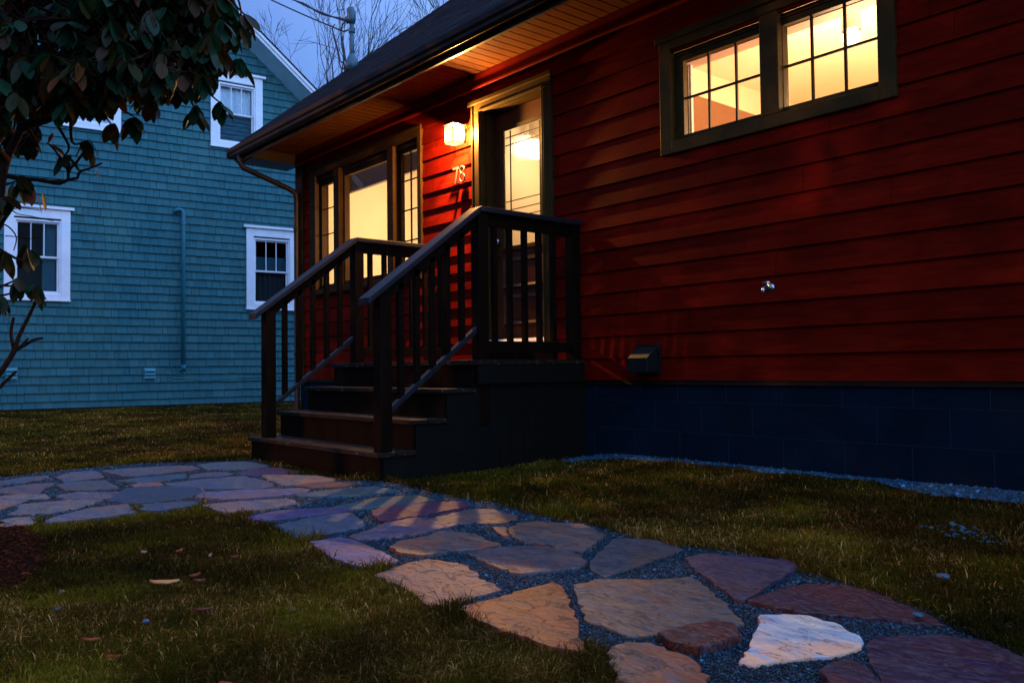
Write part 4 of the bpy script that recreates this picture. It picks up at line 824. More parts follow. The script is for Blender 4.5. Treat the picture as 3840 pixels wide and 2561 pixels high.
# ---------------- flagstones, each its own object
polys=[]
FR='flagstones of the garden path'
for P,colr,lab in STONES:
    n=len(P); cx=sum(p[0] for p in P)/n; cy=sum(p[1] for p in P)/n
    size=max(max(abs(p[0]-cx),abs(p[1]-cy)) for p in P)
    # shrink a hair, subdivide edges, chip them
    Q=[]; rs=random.Random(int(abs(cx*1e4+cy*1e3)))
    for i in range(n):
        a=Vector((P[i][0],P[i][1])); b=Vector((P[(i+1)%n][0],P[(i+1)%n][1])); L=(b-a).length; k=max(2,min(14,int(L/.022)))
        nrm=Vector((-(b-a).y,(b-a).x)); nrm=nrm.normalized() if L>1e-6 else nrm
        for j in range(k):
            t=j/k; o=0 if j==0 else rs.gauss(0,min(.0045,L*.035)); Q.append(a.lerp(b,t)+nrm*o)
    polys.append([(q.x,q.y) for q in Q])
    area=0.5*sum(Q[i].x*Q[(i+1)%len(Q)].y-Q[(i+1)%len(Q)].x*Q[i].y for i in range(len(Q)))
    if area<0: Q=Q[::-1]
    z0=float(gz(cx,cy)); th=.016+rs.uniform(-.004,.007); tx,ty=rs.uniform(-.015,.015),rs.uniform(-.015,.015)
    if 'thick' in lab: th=.032
    c=Vector((cx,cy)); mb=MB()
    def top(q,ins,dz):
        d=(q-c); f=1-ins/max(d.length,.03); p=c+d*f; return (p.x,p.y,z0+th+dz+tx*(p.x-cx)+ty*(p.y-cy))
    low=[mb.vert((q.x+(q.x-cx)*.0,q.y,z0-.03)) for q in Q]
    mid=[mb.vert(top(q,.000+rs.uniform(0,.002),-.0035+rs.uniform(-.0012,.0012))) for q in Q]
    r1=[mb.vert(top(q,.0018+rs.uniform(0,.0012),-.0003+rs.uniform(-.0004,.0004))) for q in Q]
    r2=[mb.vert(top(q,.03,rs.uniform(-.0002,.0004))) for q in Q]
    N=len(Q)
    for a,b in ((low,mid),(mid,r1),(r1,r2)):
        for i in range(N): mb.face(a[i],a[(i+1)%N],b[(i+1)%N],b[i])
    cc=mb.vert((cx,cy,z0+th))
    for i in range(N): mb.face(r2[i],r2[(i+1)%N],cc)
    o=mb.build('flagstone',M['stone'],None,origin=(cx,cy,z0))
    mm_=sum(colr)/3; WH=(.80,.64,.52) if 'bright white' in lab else None; o.color=(*(WH or [mm_*(q/mm_)**(2.4 if colr[2]>colr[0] else 1.9)*w for q,w in zip(colr,(.38,.40,.40))]),1); tag(o,lab,'flagstone',FR)
# ---------------- gravel pebbles
OCT=np.array([[1,0,0],[-1,0,0],[0,1,0],[0,-1,0],[0,0,1],[0,0,-1]],float)
OF=np.array([[0,2,4],[2,1,4],[1,3,4],[3,0,4],[2,0,5],[1,2,5],[3,1,5],[0,3,5]])
def pebbles(name,P,n,smin,smax,base,var,excl=(),mat='gravel',flatf=.6,bias=True,sharp=0):
    P=np.array(P); lo=P.min(0); hi=P.max(0); pts=[]
    tot=0
    while tot<n:
        q=RNG.uniform(lo,hi,(60000,2)); k=inpoly(q[:,0],q[:,1],[tuple(p) for p in P])
        if bias:
            r=np.hypot(q[:,0],q[:,1]); k&=RNG.random(len(q))<np.clip((2.2/r)**1.6,0,1)
        for e in excl: k&=~inpoly(q[:,0],q[:,1],e)
        q=q[k]; pts.append(q); tot+=len(q)
    q=np.concatenate(pts)[:n]; r=np.hypot(q[:,0],q[:,1])
    s=RNG.uniform(smin,smax,n)*np.clip(r/2.4,.8,2.2)*np.where(RNG.random(n)<.06,1.9,1)
    v=OCT[None]*s[:,None,None]*RNG.uniform(.6,1.25,(n,6,1))
    v[:,:,2]*=flatf
    a=RNG.uniform(0,6.28,n); ca,sa=np.cos(a)[:,None],np.sin(a)[:,None]
    x=v[:,:,0]*ca-v[:,:,1]*sa; y=v[:,:,0]*sa+v[:,:,1]*ca
    V=np.stack([x+q[:,0:1],y+q[:,1:2],v[:,:,2]+(gz(q[:,0],q[:,1])+.008+s*.2)[:,None]],-1).reshape(-1,3)
    F=(OF[None]+6*np.arange(n)[:,None,None]).reshape(-1)
    c=np.array(base)[None]*np.exp(RNG.normal(0,var,(n,1)))*np.exp(RNG.normal(0,.08,(n,3)))
    c=np.repeat(c,6,0)
    o=npmesh(name,V,F,3,M[mat],c); o['kind']='stuff'; return o
big=[p for p in polys]
pebbles('path_gravel',PATH,60000,.0016,.0042,(.009,.032,.052),.75,big)
pebbles('border_gravel',STRIP,24000,.0025,.006,(.015,.07,.12),.55,())
# a few loose blue pebbles lying in the right lawn
k=0
pb=empty('loose_gravel',(-1.40,3.6,-.69)) if False else None
SP=[(-1.62,3.60),(-1.50,3.74),(-1.36,3.70),(-1.30,3.58),(-1.22,3.50),(-1.30,3.44),(-1.50,3.52)]
o=pebbles('spilled_gravel',SP,60,.003,.007,(.012,.06,.10),.4,(),bias=False)
o.location.z=.022
for (x,y,s,lab) in ((-1.194,2.845,.022,'small blue stone lying alone in the right lawn'),(-2.471,.747,.012,'tiny blue stone in the front lawn'),(-1.06,2.36,.016,'small blue stone at the right tip of the maroon flagstone')):
    import bmesh
    b=bmesh.new(); bmesh.ops.create_icosphere(b,subdivisions=2,radius=s)
    for v in b.verts: v.co=Vector((v.co.x*random.uniform(.9,1.15),v.co.y*random.uniform(.7,.85),v.co.z*.5))
    me=bpy.data.meshes.new('stone'); b.to_mesh(me); b.free(); me.materials.append(M['stone']); o=bpy.data.objects.new('stone',me); COL.objects.link(o); o.location=(x,y,float(gz(x,y))+.03); o.color=(.02,.09,.16,1); tag(o,lab,'stone')
# mulch litter
pebbles('bark_mulch',MUL,16000,.002,.007,(.032,.007,.003),.5,(),'mulch',.35,False)
bpy.context.view_layer.update()
# dark soil strip along the blue wall foot
m=MB(); n=60
for i in range(n):
    u0=-3+12*i/n; u1=-3+12*(i+1)/n; w0=.55+.10*math.sin(i*.7)+.05*math.sin(i*2.1); w1=.55+.10*math.sin((i+1)*.7)+.05*math.sin((i+1)*2.1)
    a,b,c,d=B(u0,-.62,-.02),B(u1,-.62,-.02),B(u1,-.64,w1),B(u0,-.64,w0)
    m.poly([a,b,(c[0],c[1],float(gz(c[0],c[1]))+.012),(d[0],d[1],float(gz(d[0],d[1]))+.012)])
tag(m.build('soil_strip',M['mulchbed'],None),kind='structure')
# ---------------- grass blades
def grass(name,n,rmin,rmax,h,excl_boxes,seed):
    R=np.random.default_rng(seed)
    a0,a1=math.radians(-49.6-36),math.radians(-49.6+36)
    u=R.random(n*2); r=rmin*(rmax/rmin)**u; a=R.uniform(a0,a1,n*2); x=r*np.sin(a); y=r*np.cos(a)
    k=(y<4.70)|(x<-9.8)
    k&=~inpoly(x,y,PATH2)|(bdist(x,y,PATH)<.02+.07*fbm(x*7,y*7,31))|(R.random(len(x))<.004)
    k&=~inpoly(x,y,STRIP2)|(R.random(len(x))<.05)
    k&=~inpoly(x,y,MUL)|(R.random(len(x))<.12)
    for P in polys: k&=~inpoly(x,y,P)
    k&=~((x>TX0-.03)&(x<TX1+.05)&(y>2.84)&(y<4.8))
    k&=((x*WN.x+y*WN.y)>WC+.30+.30*fbm(x*2,y*2,9))
    x,y,r=x[k][:n],y[k][:n],r[k][:n]; n=len(x)
    cl=fbm(x*3.2,y*3.2,1); cl2=fbm(x*11,y*11,5)
    dead=fbm(x*1.1+5,y*1.1,12)*.5+fbm(x*6,y*6,14)*.5
    H=h*(.25+1.4*cl)*(1+.8*(bdist(x,y,PATH)<.05))*(.6+.8*cl2)*R.uniform(.55,1.25,n)*np.where(R.random(n)<.03,1.7,1)
    W=np.maximum(.0009,r*.00050)*R.uniform(.7,1.2,n)
    th=R.uniform(0,6.283,n); ben=R.uniform(.3,2.0,n); phi=R.uniform(0,6.283,n)
    dx,dy=np.cos(th),np.sin(th); z0=gz(x,y)
    px,py=-np.sin(phi),np.cos(phi)
    V=np.zeros((n,5,3))
    V[:,0]=np.stack([x-px*W,y-py*W,z0-.004],1); V[:,1]=np.stack([x+px*W,y+py*W,z0-.004],1)
    mx,my,mz=x+dx*H*ben*.28,y+dy*H*ben*.28,z0+H*.62
    V[:,2]=np.stack([mx+px*W*.8,my+py*W*.8,mz],1); V[:,3]=np.stack([mx-px*W*.8,my-py*W*.8,mz],1)
    V[:,4]=np.stack([x+dx*H*ben*.85,y+dy*H*ben*.85,z0+H*np.clip(1.1-ben*.35,.3,1)],1)
    F=np.array([0,1,2,0,2,3,3,2,4])[None]+5*np.arange(n)[:,None]
    g=np.array([.034,.030,.0014]); o=np.array([.085,.050,.004]); s=np.array([.36,.21,.06]); rd=np.array([.15,.04,.010])
    t=np.clip((dead-.36)*4+R.normal(0,.35,n),0,1)[:,None]; C=g*(1-t)+o*t
    q=(R.random(n)<.05+.22*np.clip((dead-.48)*4,0,1))[:,None]; C=np.where(q,s,C)
    q=(R.random(n)<.05)[:,None]; C=np.where(q,rd,C)
    ye=np.clip((fbm(x*2.7+9,y*2.7,51)-.52)*6,0,1)[:,None]; C=C*(1-ye*.6)+np.array([.115,.095,.005])*ye*.6
    C=C*np.exp(R.normal(0,.34,(n,1)))*(.45+1.15*np.clip((fbm(x*2.2,y*2.2,41)-.3)*2.4,0,1))[:,None]
    ob=npmesh(name,V.reshape(-1,3),F.reshape(-1),3,M['grass'],np.repeat(C,5,0)); ob['kind']='stuff'; return ob
def bdist(x,y,P):
    d=np.full(len(x),9.)
    for i in range(len(P)):
        a=np.array(P[i]); b=np.array(P[(i+1)%len(P)]); ab=b-a; t=np.clip(((x-a[0])*ab[0]+(y-a[1])*ab[1])/(ab@ab+1e-9),0,1)
        d=np.minimum(d,np.hypot(x-a[0]-t*ab[0],y-a[1]-t*ab[1]))
    return d
def jitter(P,s):
    Q=[]
    for i in range(len(P)):
        a=np.array(P[i]); b=np.array(P[(i+1)%len(P)]); L=np.hypot(*(b-a)); k=max(1,int(L/.05))
        for j in range(k):
            p=a+(b-a)*j/k; Q.append((p[0]+random.gauss(0,s),p[1]+random.gauss(0,s)))
    return Q
PATH2=jitter(PATH,.012); STRIP2=jitter(STRIP,.02)
grass('lawn_grass',GRASS_N,1.15,21,.026,None,3)
# ---------------- wood chips and fallen leaves on the front lawn
def chip(x,y,L,w,rot,col,lab,cat,curl=.35,th=.003):
    m=MB(); n=7; d=Vector((math.cos(rot),math.sin(rot))); p=Vector((-d.y,d.x)); q_=.85 if 'bright tan split' in lab else .55; L*=q_; w*=q_; z=float(gz(x,y))+.016
    rows=[]
    for i in range(n):
        t=i/(n-1)-.5; ww=w*(1-(2*abs(t))**1.5)*.5*random.uniform(.75,1.2)+w*.03; c=Vector((x,y))+d*L*t; zz=z+.35*curl*L*(t*t*2)+random.uniform(-.001,.001)
        rows.append([m.vert((c.x-p.x*ww,c.y-p.y*ww,zz)),m.vert((c.x+p.x*ww,c.y+p.y*ww,zz+.004)),m.vert((c.x+p.x*ww,c.y+p.y*ww,zz-th)),m.vert((c.x-p.x*ww,c.y-p.y*ww,zz-th-.002))])
    for a,b in zip(rows[:-1],rows[1:]):
        for i in range(4): m.face(a[i],a[(i+1)%4],b[(i+1)%4],b[i])
    m.face(*rows[0][::-1]); m.face(*rows[-1])
    o=m.build('wood_chip' if cat=='wood chip' else 'fallen_leaf',chipmat(col),None,smooth=True); tag(o,lab,cat,'bits lying on the front lawn')
_cm={}
def chipmat(c):
    if c not in _cm: _cm[c]=mk_simple('litter %d'%len(_cm),c,.6,.3,60,.4,.3)
    return _cm[c]
TAN=(.60,.27,.08); OR=(.30,.06,.012); RD=(.15,.025,.010); BR=(.28,.16,.10)
for a in [(-2.944,.95,.115,.026,.95,TAN,'bright tan split wood chip in the front lawn','wood chip'),
 (-2.967,1.06,.085,.020,1.9,RD,'red curled leaf standing right of the bright tan chip','leaf'),
 (-2.88,1.045,.07,.014,.9,RD,'thin dark red sliver just below the bright tan chip','wood chip'),
 (-2.265,.605,.085,.022,.75,OR,'orange wood chip low in the front lawn near the left','wood chip'),
 (-2.357,1.132,.05,.035,.3,BR,'small crumpled brown leaf near the front lawn centre','leaf'),
 (-1.89,.745,.07,.016,.5,OR,'orange sliver of wood at the bottom edge of the lawn','wood chip'),
 (-2.53,.93,.10,.010,1.1,RD,'longest thin red brown twig chip in the front lawn','wood chip'),
 (-3.5,1.05,.07,.02,.4,BR,'pale tan chip in the warmly lit grass','wood chip'),
 (-3.42,1.16,.08,.02,2.2,OR,'orange chip in the warmly lit grass beside the path','wood chip'),
 (-3.25,1.22,.075,.016,2.5,BR,'thin tan chip right of the warmly lit grass','wood chip'),
 (-3.16,1.28,.06,.018,1.5,RD,'faint reddish chip behind the bright tan one','wood chip'),
 (-3.05,.66,.05,.03,.2,(.22,.19,.17),'pale chip at the edge of the mulch bed','wood chip'),
 (-2.84,.60,.05,.03,1.2,(.06,.10,.12),'bluish chip just in front of the mulch bed','wood chip'),
 (-2.45,.60,.09,.014,.9,OR,'orange twig chip at the lower left of the lawn','wood chip')]: chip(*a)
# ---------------- rhododendron
rh=empty('rhododendron',(-4.2,.55,-.70),'large dark rhododendron with oval leaves filling the upper left corner','shrub')
def curve(pts,n=5):
    pts=[Vector(p) for p in pts]; q=[]
    for i in range(len(pts)-1):
        p0=pts[max(i-1,0)];p1=pts[i];p2=pts[i+1];p3=pts[min(i+2,len(pts)-1)]
        for t in np.linspace(0,1,n,endpoint=False): q.append(.5*((2*p1)+(-p0+p2)*t+(2*p0-5*p1+4*p2-p3)*t*t+(-p0+3*p1-3*p2+p3)*t**3))
    q.append(pts[-1]); return q
CR=np.array([[0.648,0.762,-0.012],[-0.033,0.012,-0.999],[-0.761,0.648,0.033]])
RT=Vector((.648,.762,-.012)); FW=Vector((-.761,.648,.033)); UP=Vector((.033,-.012,.999))
# local frame of the shrub: origin at its trunk fork, r = towards the house, f = away, u = up
def Q(r,u,f=3.6): return RT*r+UP*u+FW*f      # r,u in metres at distance f from the path corner
px=lambda x,y,f=3.6: RT*((x-1920)/3144*f)+UP*((1280.5-y)/3144*f)+FW*f
branches=[]
def br(pts,r0,r1=.004):
    c=curve(pts); branches.append((c,[r0+(r1-r0)*i/(len(c)-1) for i in range(len(c))])); return c[-1]
base=px(-230,2010,3.45)
br([Vector((base.x,base.y,-.74)),px(-150,1500,3.5),px(-60,1050,3.5),px(-10,760,3.55),px(22,600,3.6),px(77,475,3.6),px(90,306,3.65),px(102,51,3.7),px(120,-250,3.7)],.026,.010)
br([px(77,478),px(120,462),px(194,439),px(286,388),px(408,306),px(480,262)],.024,.007)
br([px(88,330,3.65),px(245,250,3.8),px(378,262,3.9),px(520,200,4.0)],.016,.006)
br([px(92,250,3.7),px(240,150,3.6),px(330,70,3.5),px(500,-20,3.5)],.02,.008)
br([px(480,262),px(600,215,3.55),px(700,190,3.5)],.007,.004)
br([px(330,70,3.5),px(520,110,3.5),px(560,150,3.45),px(690,140,3.5),px(730,230,3.5)],.010,.003)
br([px(22,600),px(-60,500,3.4),px(-140,420,3.3)],.02,.008)
br([px(500,-20,3.5),px(700,-60,3.5),px(850,-90,3.5)],.010,.005)
# whorls of leaves
whorls=[]
R=random.Random(11)
def reg(cr,cu,rr,ru,n,f0=3.1,f1=4.7):
    k=0
    while k<n:
        a=R.uniform(-1,1); b=R.uniform(-1,1)
        if a*a+b*b>1: continue
        f=R.uniform(f0,f1); s=f/3.6; whorls.append((Q((cr+a*rr)*s,(cu+b*ru)*s,f),1)); k+=1
reg(-1.98,1.40,.40,.40,230); reg(-1.60,1.42,.36,.30,170); reg(-1.40,1.42,.24,.26,80,3.3,4.0); reg(-2.25,1.0,.22,.25,50); reg(-1.75,1.15,.28,.12,60); reg(-2.0,1.12,.26,.12,60); reg(-1.55,1.18,.25,.12,30); reg(-1.6,1.90,.65,.28,110)
# outer fringe, hand set (r,u,f)
for r,u,f in ((-1.20,1.33,3.5),(-1.17,1.20,3.6),(-1.21,1.47,3.5),(-1.30,1.16,3.55),(-1.42,1.10,3.5),(-1.55,1.03,3.6),(-1.62,.96,3.55),(-1.72,.93,3.5),(-1.33,1.30,3.4),(-1.25,1.02,3.7),(-1.36,1.00,3.6),(-1.83,.86,3.55),(-1.92,.80,3.6),(-2.18,.62,3.5),(-2.1,.70,3.6),(-1.15,1.40,3.6),(-1.66,1.10,3.4),(-1.48,1.20,3.4),
    (-2.12,.27,3.5),(-2.06,.24,3.55),(-2.18,.38,3.5),(-2.2,.18,3.5),(-2.08,.40,3.6)): whorls.append((Q(r*f/3.6,u*f/3.6,f),1.05))
lm=MB()
def leaf(m,base,d,L,W,col,droop):
    d=d.normalized(); side=d.cross(Vector((0,0,1)))
    if side.length<.1: side=Vector((1,0,0)).cross(d)
    side.normalize(); roll=R.uniform(-.5,.5); nrm=side.cross(d); side=(side*math.cos(roll)+nrm*math.sin(roll)); nrm=side.cross(d)
    m.cc=col; n=6; prev=None; pos=Vector(base); dd=Vector(d)
    prof=[.12,.66,.96,1.04,.98,.70,.10]
    for i in range(n+1):
        w=W*.5*prof[i]; cen=m.vert(pos-nrm*w*.22); a=m.vert(pos-side*w); b=m.vert(pos+side*w)
        if prev: m.face(prev[0],prev[1],cen,a); m.face(prev[1],prev[2],b,cen)
        prev=(a,cen,b); dd=(dd+Vector((0,0,-droop/n))).normalized(); pos=pos+dd*(L/n)
def whorl(c,s,extra=0):
    n=R.randint(5,8); ax=Vector((R.uniform(-.5,.5),R.uniform(-.5,.5),R.uniform(.2,1))).normalized(); a0=R.uniform(0,6.28)
    t1=ax.orthogonal().normalized(); t2=ax.cross(t1)
    for i in range(n):
        a=a0+6.283*i/n+R.uniform(-.25,.25); d=(t1*math.cos(a)+t2*math.sin(a))+ax*R.uniform(-.1,.35)+Vector((0,0,-.75-R.random()*.7))
        g=R.random(); col=(.009,.042,.016) if g<.45 else ((.026,.024,.004) if g<.78 else ((.050,.020,.003) if g<.95 else (.11,.030,.005)))
        v=R.uniform(.7,1.3); leaf(lm,c+ax*R.uniform(-.01,.02),d,R.uniform(.075,.115)*s,R.uniform(.036,.050)*s,tuple(q*v for q in col),R.uniform(.5,1.6))
near=[p for c,_ in branches for p in c]
for c,s in whorls:
    whorl(c,s)
    # twig joining the whorl to the nearest branch point
    b=min(near,key=lambda p:(p-c).length); e=c+Vector((0,0,0))
    if (b-e).length<1.2:
        mid=b.lerp(e,.5)+Vector((R.uniform(-.05,.05),R.uniform(-.05,.05),R.uniform(-.10,.02)))
        cc=curve([b,mid,e],4); branches.append((cc,[.008-.005*i/(len(cc)-1) for i in range(len(cc))]))
# sparse lower twigs
def twig(pts,r0=.009,r1=.0035,leaves=(),bud=True):
    c=curve(pts); branches.append((c,[r0+(r1-r0)*i/(len(c)-1) for i in range(len(c))]))
    for (c0,d,L,W,col) in leaves: leaf(lm,Vector(c0),Vector(d),L,W,col,.5)
OL=(.06,.06,.02); RB=(.16,.05,.02)
twig([px(-20,650),px(60,668),px(140,675),px(215,688),px(255,675),px(290,668)],.011,.006)
twig([px(255,675),px(258,640),px(285,610),px(310,575)],.007,.005)
twig([px(258,640),px(230,600),px(205,565),px(175,535)],.006,.003,[(px(180,538),RT*.3+UP*.9,.05,.02,RB),(px(185,540),RT*.9-UP*.4,.08,.035,RB),(px(215,580),RT*.3-UP*.8,.06,.02,RB)])
twig([px(290,668),px(300,645),px(340,630),px(382,612)],.006,.004,[(px(345,630),UP*1,.065,.03,OL),(px(290,640),RT*.9+UP*.2,.08,.025,OL),(px(355,635),RT*.5-UP*.8,.05,.015,RB)])
twig([px(120,672),px(165,680),px(230,676)],.004,.004,[(px(140,672),RT,.11,.03,(.07,.05,.02))])
twig([px(-30,900),px(10,830),px(50,770),px(45,740)],.010,.005)
twig([px(-10,835),px(30,850),px(60,890),px(50,940)],.004,.002); 
YL=(.62,.34,.05)
for (x,y,c) in ((75,700,YL),(142,730,YL),(100,690,OL),(45,690,OL),(160,720,OL),(120,700,RB),(20,700,(.3,.2,.04))): leaf(lm,px(x,y),-UP+RT*R.uniform(-.2,.35),.085,.032,c,.2)
twig([px(-40,1440),px(5,1390),px(50,1320),px(60,1290),px(75,1250),px(110,1180),px(140,1115)],.013,.006)
twig([px(50,1310),px(40,1250),px(50,1190)],.008,.006); twig([px(55,1315),px(90,1295),px(125,1275),px(160,1268)],.008,.006); twig([px(60,1310),px(85,1290),px(105,1268)],.006,.004)
twig([px(138,1110),px(115,1098),px(95,1102)],.004,.003); twig([px(138,1110),px(160,1112),px(172,1122)],.004,.003); twig([px(140,1118),px(165,1135),px(168,1150)],.005,.003)
twig([px(-20,1110),px(30,1103),px(75,1082)],.006,.003); twig([px(-30,1480),px(20,1430),px(60,1392)],.008,.006)
twig([px(20,885),px(60,888),px(100,895),px(150,892)],.0025,.0015); twig([px(30,770),px(60,800),px(120,812),px(200,830)],.003,.0015); twig([px(20,790),px(80,780),px(150,790)],.0025,.0015)
lo=lm.build('leaves',M['leaf'],rh,smooth=True)
m=MB()
for c,r in branches: m.tube(c,r,6)
m.build('trunk',M['bark'],rh,smooth=True)
# ---------------- unseen hedge added to keep street light off the right part of the yard
hg=empty('added_shade_hedge',(-.5,-4.2,-.72),'unseen hedge added to shade the right part of the yard','hedge')
def leafcloud(n,p0,p1,w,h,seed):
    R_=np.random.default_rng(seed); t=R_.random(n); z=R_.random(n)**.9*h; c=np.array(p0)[None]*(1-t)[:,None]+np.array(p1)[None]*t[:,None]
    c=c+R_.normal(0,w,(n,2)); keep=(fbm(t*26,z*1.3,77)>.36)&(z<h*(.75+.25*vnoise(t*9,t*0,3)))&~((c[:,0]>-10.4)&(c[:,0]<-5.3)&(z<2.2+.5*vnoise(t*60,t*0,8))); c=c[keep]; z=z[keep]; m_=len(z)  # low gap lets the warm light reach the left lawn and the steps
    a=R_.normal(size=(m_,3)); a/=np.linalg.norm(a,axis=1)[:,None]; b=np.cross(a,R_.normal(size=(m_,3))); b/=np.linalg.norm(b,axis=1)[:,None]; s_=R_.uniform(.06,.16,(m_,1))
    P_=np.concatenate([c,(z-.72)[:,None]],1); V=np.stack([P_-a*s_,P_+b*s_*.5,P_+a*s_,P_-b*s_*.5],1).reshape(-1,3); F_=np.arange(m_*4)
    return V,F_
V_,F_=leafcloud(60000,(-14.5,-2.0),(6.5,-5.4),.28,6.8,5)
o=npmesh('foliage',V_-np.array([-.5,-4.2,-.72]),F_,4,M['leaf'],np.tile(np.array([[.02,.035,.012]]),(len(V_),1)),hg)
m=MB()
for i in range(14):
    t=(i+.5)/14; x=-14.5+21*t; y=-2.0-3.4*t; m.tube([(x,y,-.8),(x+.05,y,1.5),(x-.03,y+.04,4.5)],[.07,.06,.02],7); 
    m.build('trunk',M['bark'],hg); m=MB()
# ---------------- bare trees behind the houses
def bare_tree(name,base,h,seed,lab,spread=.45,r0=.28,depth=6,lean=(0,0)):
    R=random.Random(seed); t=empty(name,base,lab,'tree'); tm=MB(); cm=MB(); cnt=[0]
    def grow(p,d,L,r,lev):
        pts=[Vector(p)]; dd=Vector(d); n=4 if lev<3 else 3
        for i in range(n):
            dd=(dd+Vector((R.gauss(0,.10),R.gauss(0,.10),R.gauss(.04,.06)))).normalized(); pts.append(pts[-1]+dd*L/n)
        rr=[r*(1-.38*i/n) for i in range(n+1)]
        (tm if lev==0 else cm).tube(pts,rr,8 if lev<2 else (5 if lev<4 else 3),cap=False); cnt[0]+=1
        if lev>=depth: return
        k=R.choice((2,3,3)) if lev<depth-1 else R.choice((2,3,4))
        for i in range(k):
            a=R.uniform(0,6.28); o=dd.orthogonal().normalized(); o2=dd.cross(o); q=(o*math.cos(a)+o2*math.sin(a)); sp=R.uniform(.25,.75) if i else R.uniform(.05,.25)
            nd=(dd+q*sp*1.1*spread/.45).normalized(); st=pts[-1] if i<2 else pts[R.choice((-2,-3))]
            grow(st,nd,L*R.uniform(.62,.86),max(r*.56,.008),lev+1)
    grow(Vector(base),Vector((lean[0],lean[1],1)).normalized(),h,r0,0)
    tm.build('trunk',M['barkfar'],t); cm.build('crown',M['barkfar'],t)
bare_tree('bare_tree',(-24.6,16.1,-.7),4.6,5,'large leafless tree behind the red house roof and the service mast',.5,.20,7)
bare_tree('bare_tree',(-28.3,19.4,-.7),5.0,23,'wide leafless tree farther back, seen between the two roofs',.42,.21,6)
bare_tree('bare_tree',(-33.0,15.2,-.7),5.0,9,'small leafless tree peeping over the blue house roof',.42,.21,6)
# ================================================================== SKY, SUN, CAMERA
W=bpy.data.worlds.new('World'); S.world=W; W.use_nodes=True; T=W.node_tree; T.nodes.clear()
out=T.nodes.new('ShaderNodeOutputWorld'); bg=T.nodes.new('ShaderNodeBackground'); sky=T.nodes.new('ShaderNodeTexSky')
sky.sky_type='NISHITA'; sky.sun_disc=False; sky.sun_elevation=math.radians(SUN_EL); sky.sun_rotation=math.radians(SUN_ROT); sky.air_density=1.0; sky.dust_density=1.0; sky.ozone_density=3
tc=T.nodes.new('ShaderNodeTexCoord'); sep=T.nodes.new('ShaderNodeSeparateXYZ'); T.links.new(tc.outputs['Generated'],sep.inputs[0])
tint=T.nodes.new('ShaderNodeMix'); tint.data_type='RGBA'; tint.blend_type='MULTIPLY'; tint.inputs[0].default_value=1; T.links.new(sky.outputs[0],tint.inputs[6]); tint.inputs[7].default_value=(*SKY_TINT,1)
# soft dusk cloud veil: blend towards an even blue
no=T.nodes.new('ShaderNodeTexNoise'); no.inputs['Scale'].default_value=2.2; no.inputs['Detail'].default_value=5; T.links.new(tc.outputs['Generated'],no.inputs['Vector'])
rp=T.nodes.new('ShaderNodeValToRGB'); rp.color_ramp.elements[0].position=.35; rp.color_ramp.elements[0].color=(*SKY_A,1); rp.color_ramp.elements[1].position=.68; rp.color_ramp.elements[1].color=(*SKY_B,1); T.links.new(no.outputs[0],rp.inputs[0])
mx=T.nodes.new('ShaderNodeMix'); mx.data_type='RGBA'; mx.inputs[0].default_value=.93; T.links.new(tint.outputs[2],mx.inputs[6]); T.links.new(rp.outputs[0],mx.inputs[7])
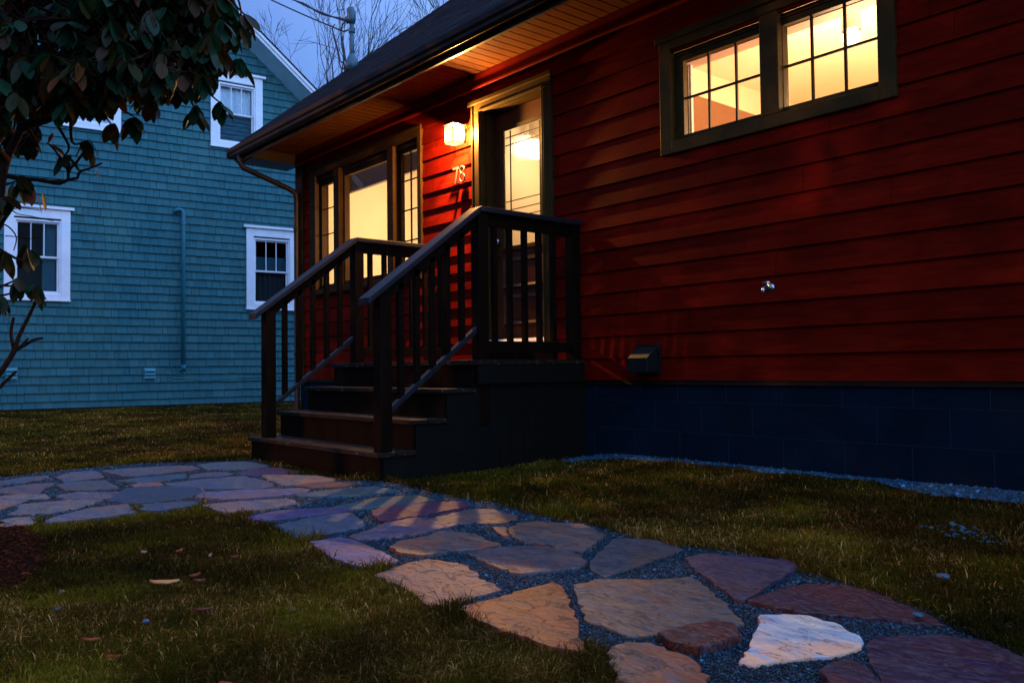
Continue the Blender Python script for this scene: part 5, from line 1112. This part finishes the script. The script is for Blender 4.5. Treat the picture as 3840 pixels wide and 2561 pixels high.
# brighter afterglow side of the sky (east-facing walls catch it), dimmer opposite
dt=T.nodes.new('ShaderNodeVectorMath'); dt.operation='DOT_PRODUCT'; T.links.new(tc.outputs['Generated'],dt.inputs[0]); dt.inputs[1].default_value=SKY_DIR
m2=T.nodes.new('ShaderNodeMix'); m2.data_type='RGBA'; m2.blend_type='MULTIPLY'; m2.inputs[0].default_value=1; T.links.new(mx.outputs[2],m2.inputs[6])
cr=T.nodes.new('ShaderNodeCombineColor')
for i in range(3):
    r2=T.nodes.new('ShaderNodeMapRange'); r2.inputs[1].default_value=-1; r2.inputs[2].default_value=1; r2.inputs[3].default_value=-SKY_K[i]; r2.inputs[4].default_value=(1+SKY_K[i])/.41-SKY_K[i]
    T.links.new(dt.outputs['Value'],r2.inputs[0]); mxn=T.nodes.new('ShaderNodeMath'); mxn.operation='MAXIMUM'; mxn.inputs[1].default_value=SKY_MIN[i]; T.links.new(r2.outputs[0],mxn.inputs[0]); T.links.new(mxn.outputs[0],cr.inputs[i])
T.links.new(cr.outputs[0],m2.inputs[7])
T.links.new(m2.outputs[2],bg.inputs[0]); bg.inputs[1].default_value=SKY_STR; T.links.new(bg.outputs[0],out.inputs[0])
sl=bpy.data.lights.new('street_light_sun','SUN'); sl.energy=SUN_E; sl.angle=math.radians(SUN_ANG); sl.color=SUN_COL  # sun lamp standing in for the warm street lamp behind the viewpoint
so_=bpy.data.objects.new('street_light_sun',sl); COL.objects.link(so_)
el=math.radians(SUN_EL); az=math.radians(SUN_AZ)   # direction TO the sun: azimuth from +Y clockwise
d=Vector((math.sin(az)*math.cos(el),math.cos(az)*math.cos(el),math.sin(el))); so_.rotation_euler=d.to_track_quat('Z','Y').to_euler(); so_.location=(0,0,8)
cam=bpy.data.cameras.new('camera'); co_=bpy.data.objects.new('camera',cam); COL.objects.link(co_)
from mathutils import Matrix
y_,p_,r_=math.radians(-49.6133),math.radians(1.8811),math.radians(.70311)
F=Vector((math.sin(y_)*math.cos(p_),math.cos(y_)*math.cos(p_),math.sin(p_))); Rr=Vector((math.cos(y_),-math.sin(y_),0)); D=F.cross(Rr)
R2=Rr*math.cos(r_)+D*math.sin(r_); D2=-Rr*math.sin(r_)+D*math.cos(r_)
co_.matrix_world=Matrix(((R2.x,-D2.x,-F.x,0),(R2.y,-D2.y,-F.y,0),(R2.z,-D2.z,-F.z,0),(0,0,0,1)))
cam.sensor_width=36; cam.lens=29.475; cam.clip_start=.05; cam.clip_end=1500
cam.dof.use_dof=True; cam.dof.focus_distance=6.0; cam.dof.aperture_fstop=9
S.camera=co_
S.view_settings.view_transform='Standard'; S.view_settings.look='None'; S.view_settings.exposure=EXPO; S.view_settings.gamma=1
S.render.engine='CYCLES'; S.cycles.use_denoising=True; S.cycles.sample_clamp_indirect=4; S.cycles.max_bounces=8; S.cycles.transparent_max_bounces=16; S.cycles.caustics_reflective=False; S.cycles.caustics_refractive=False
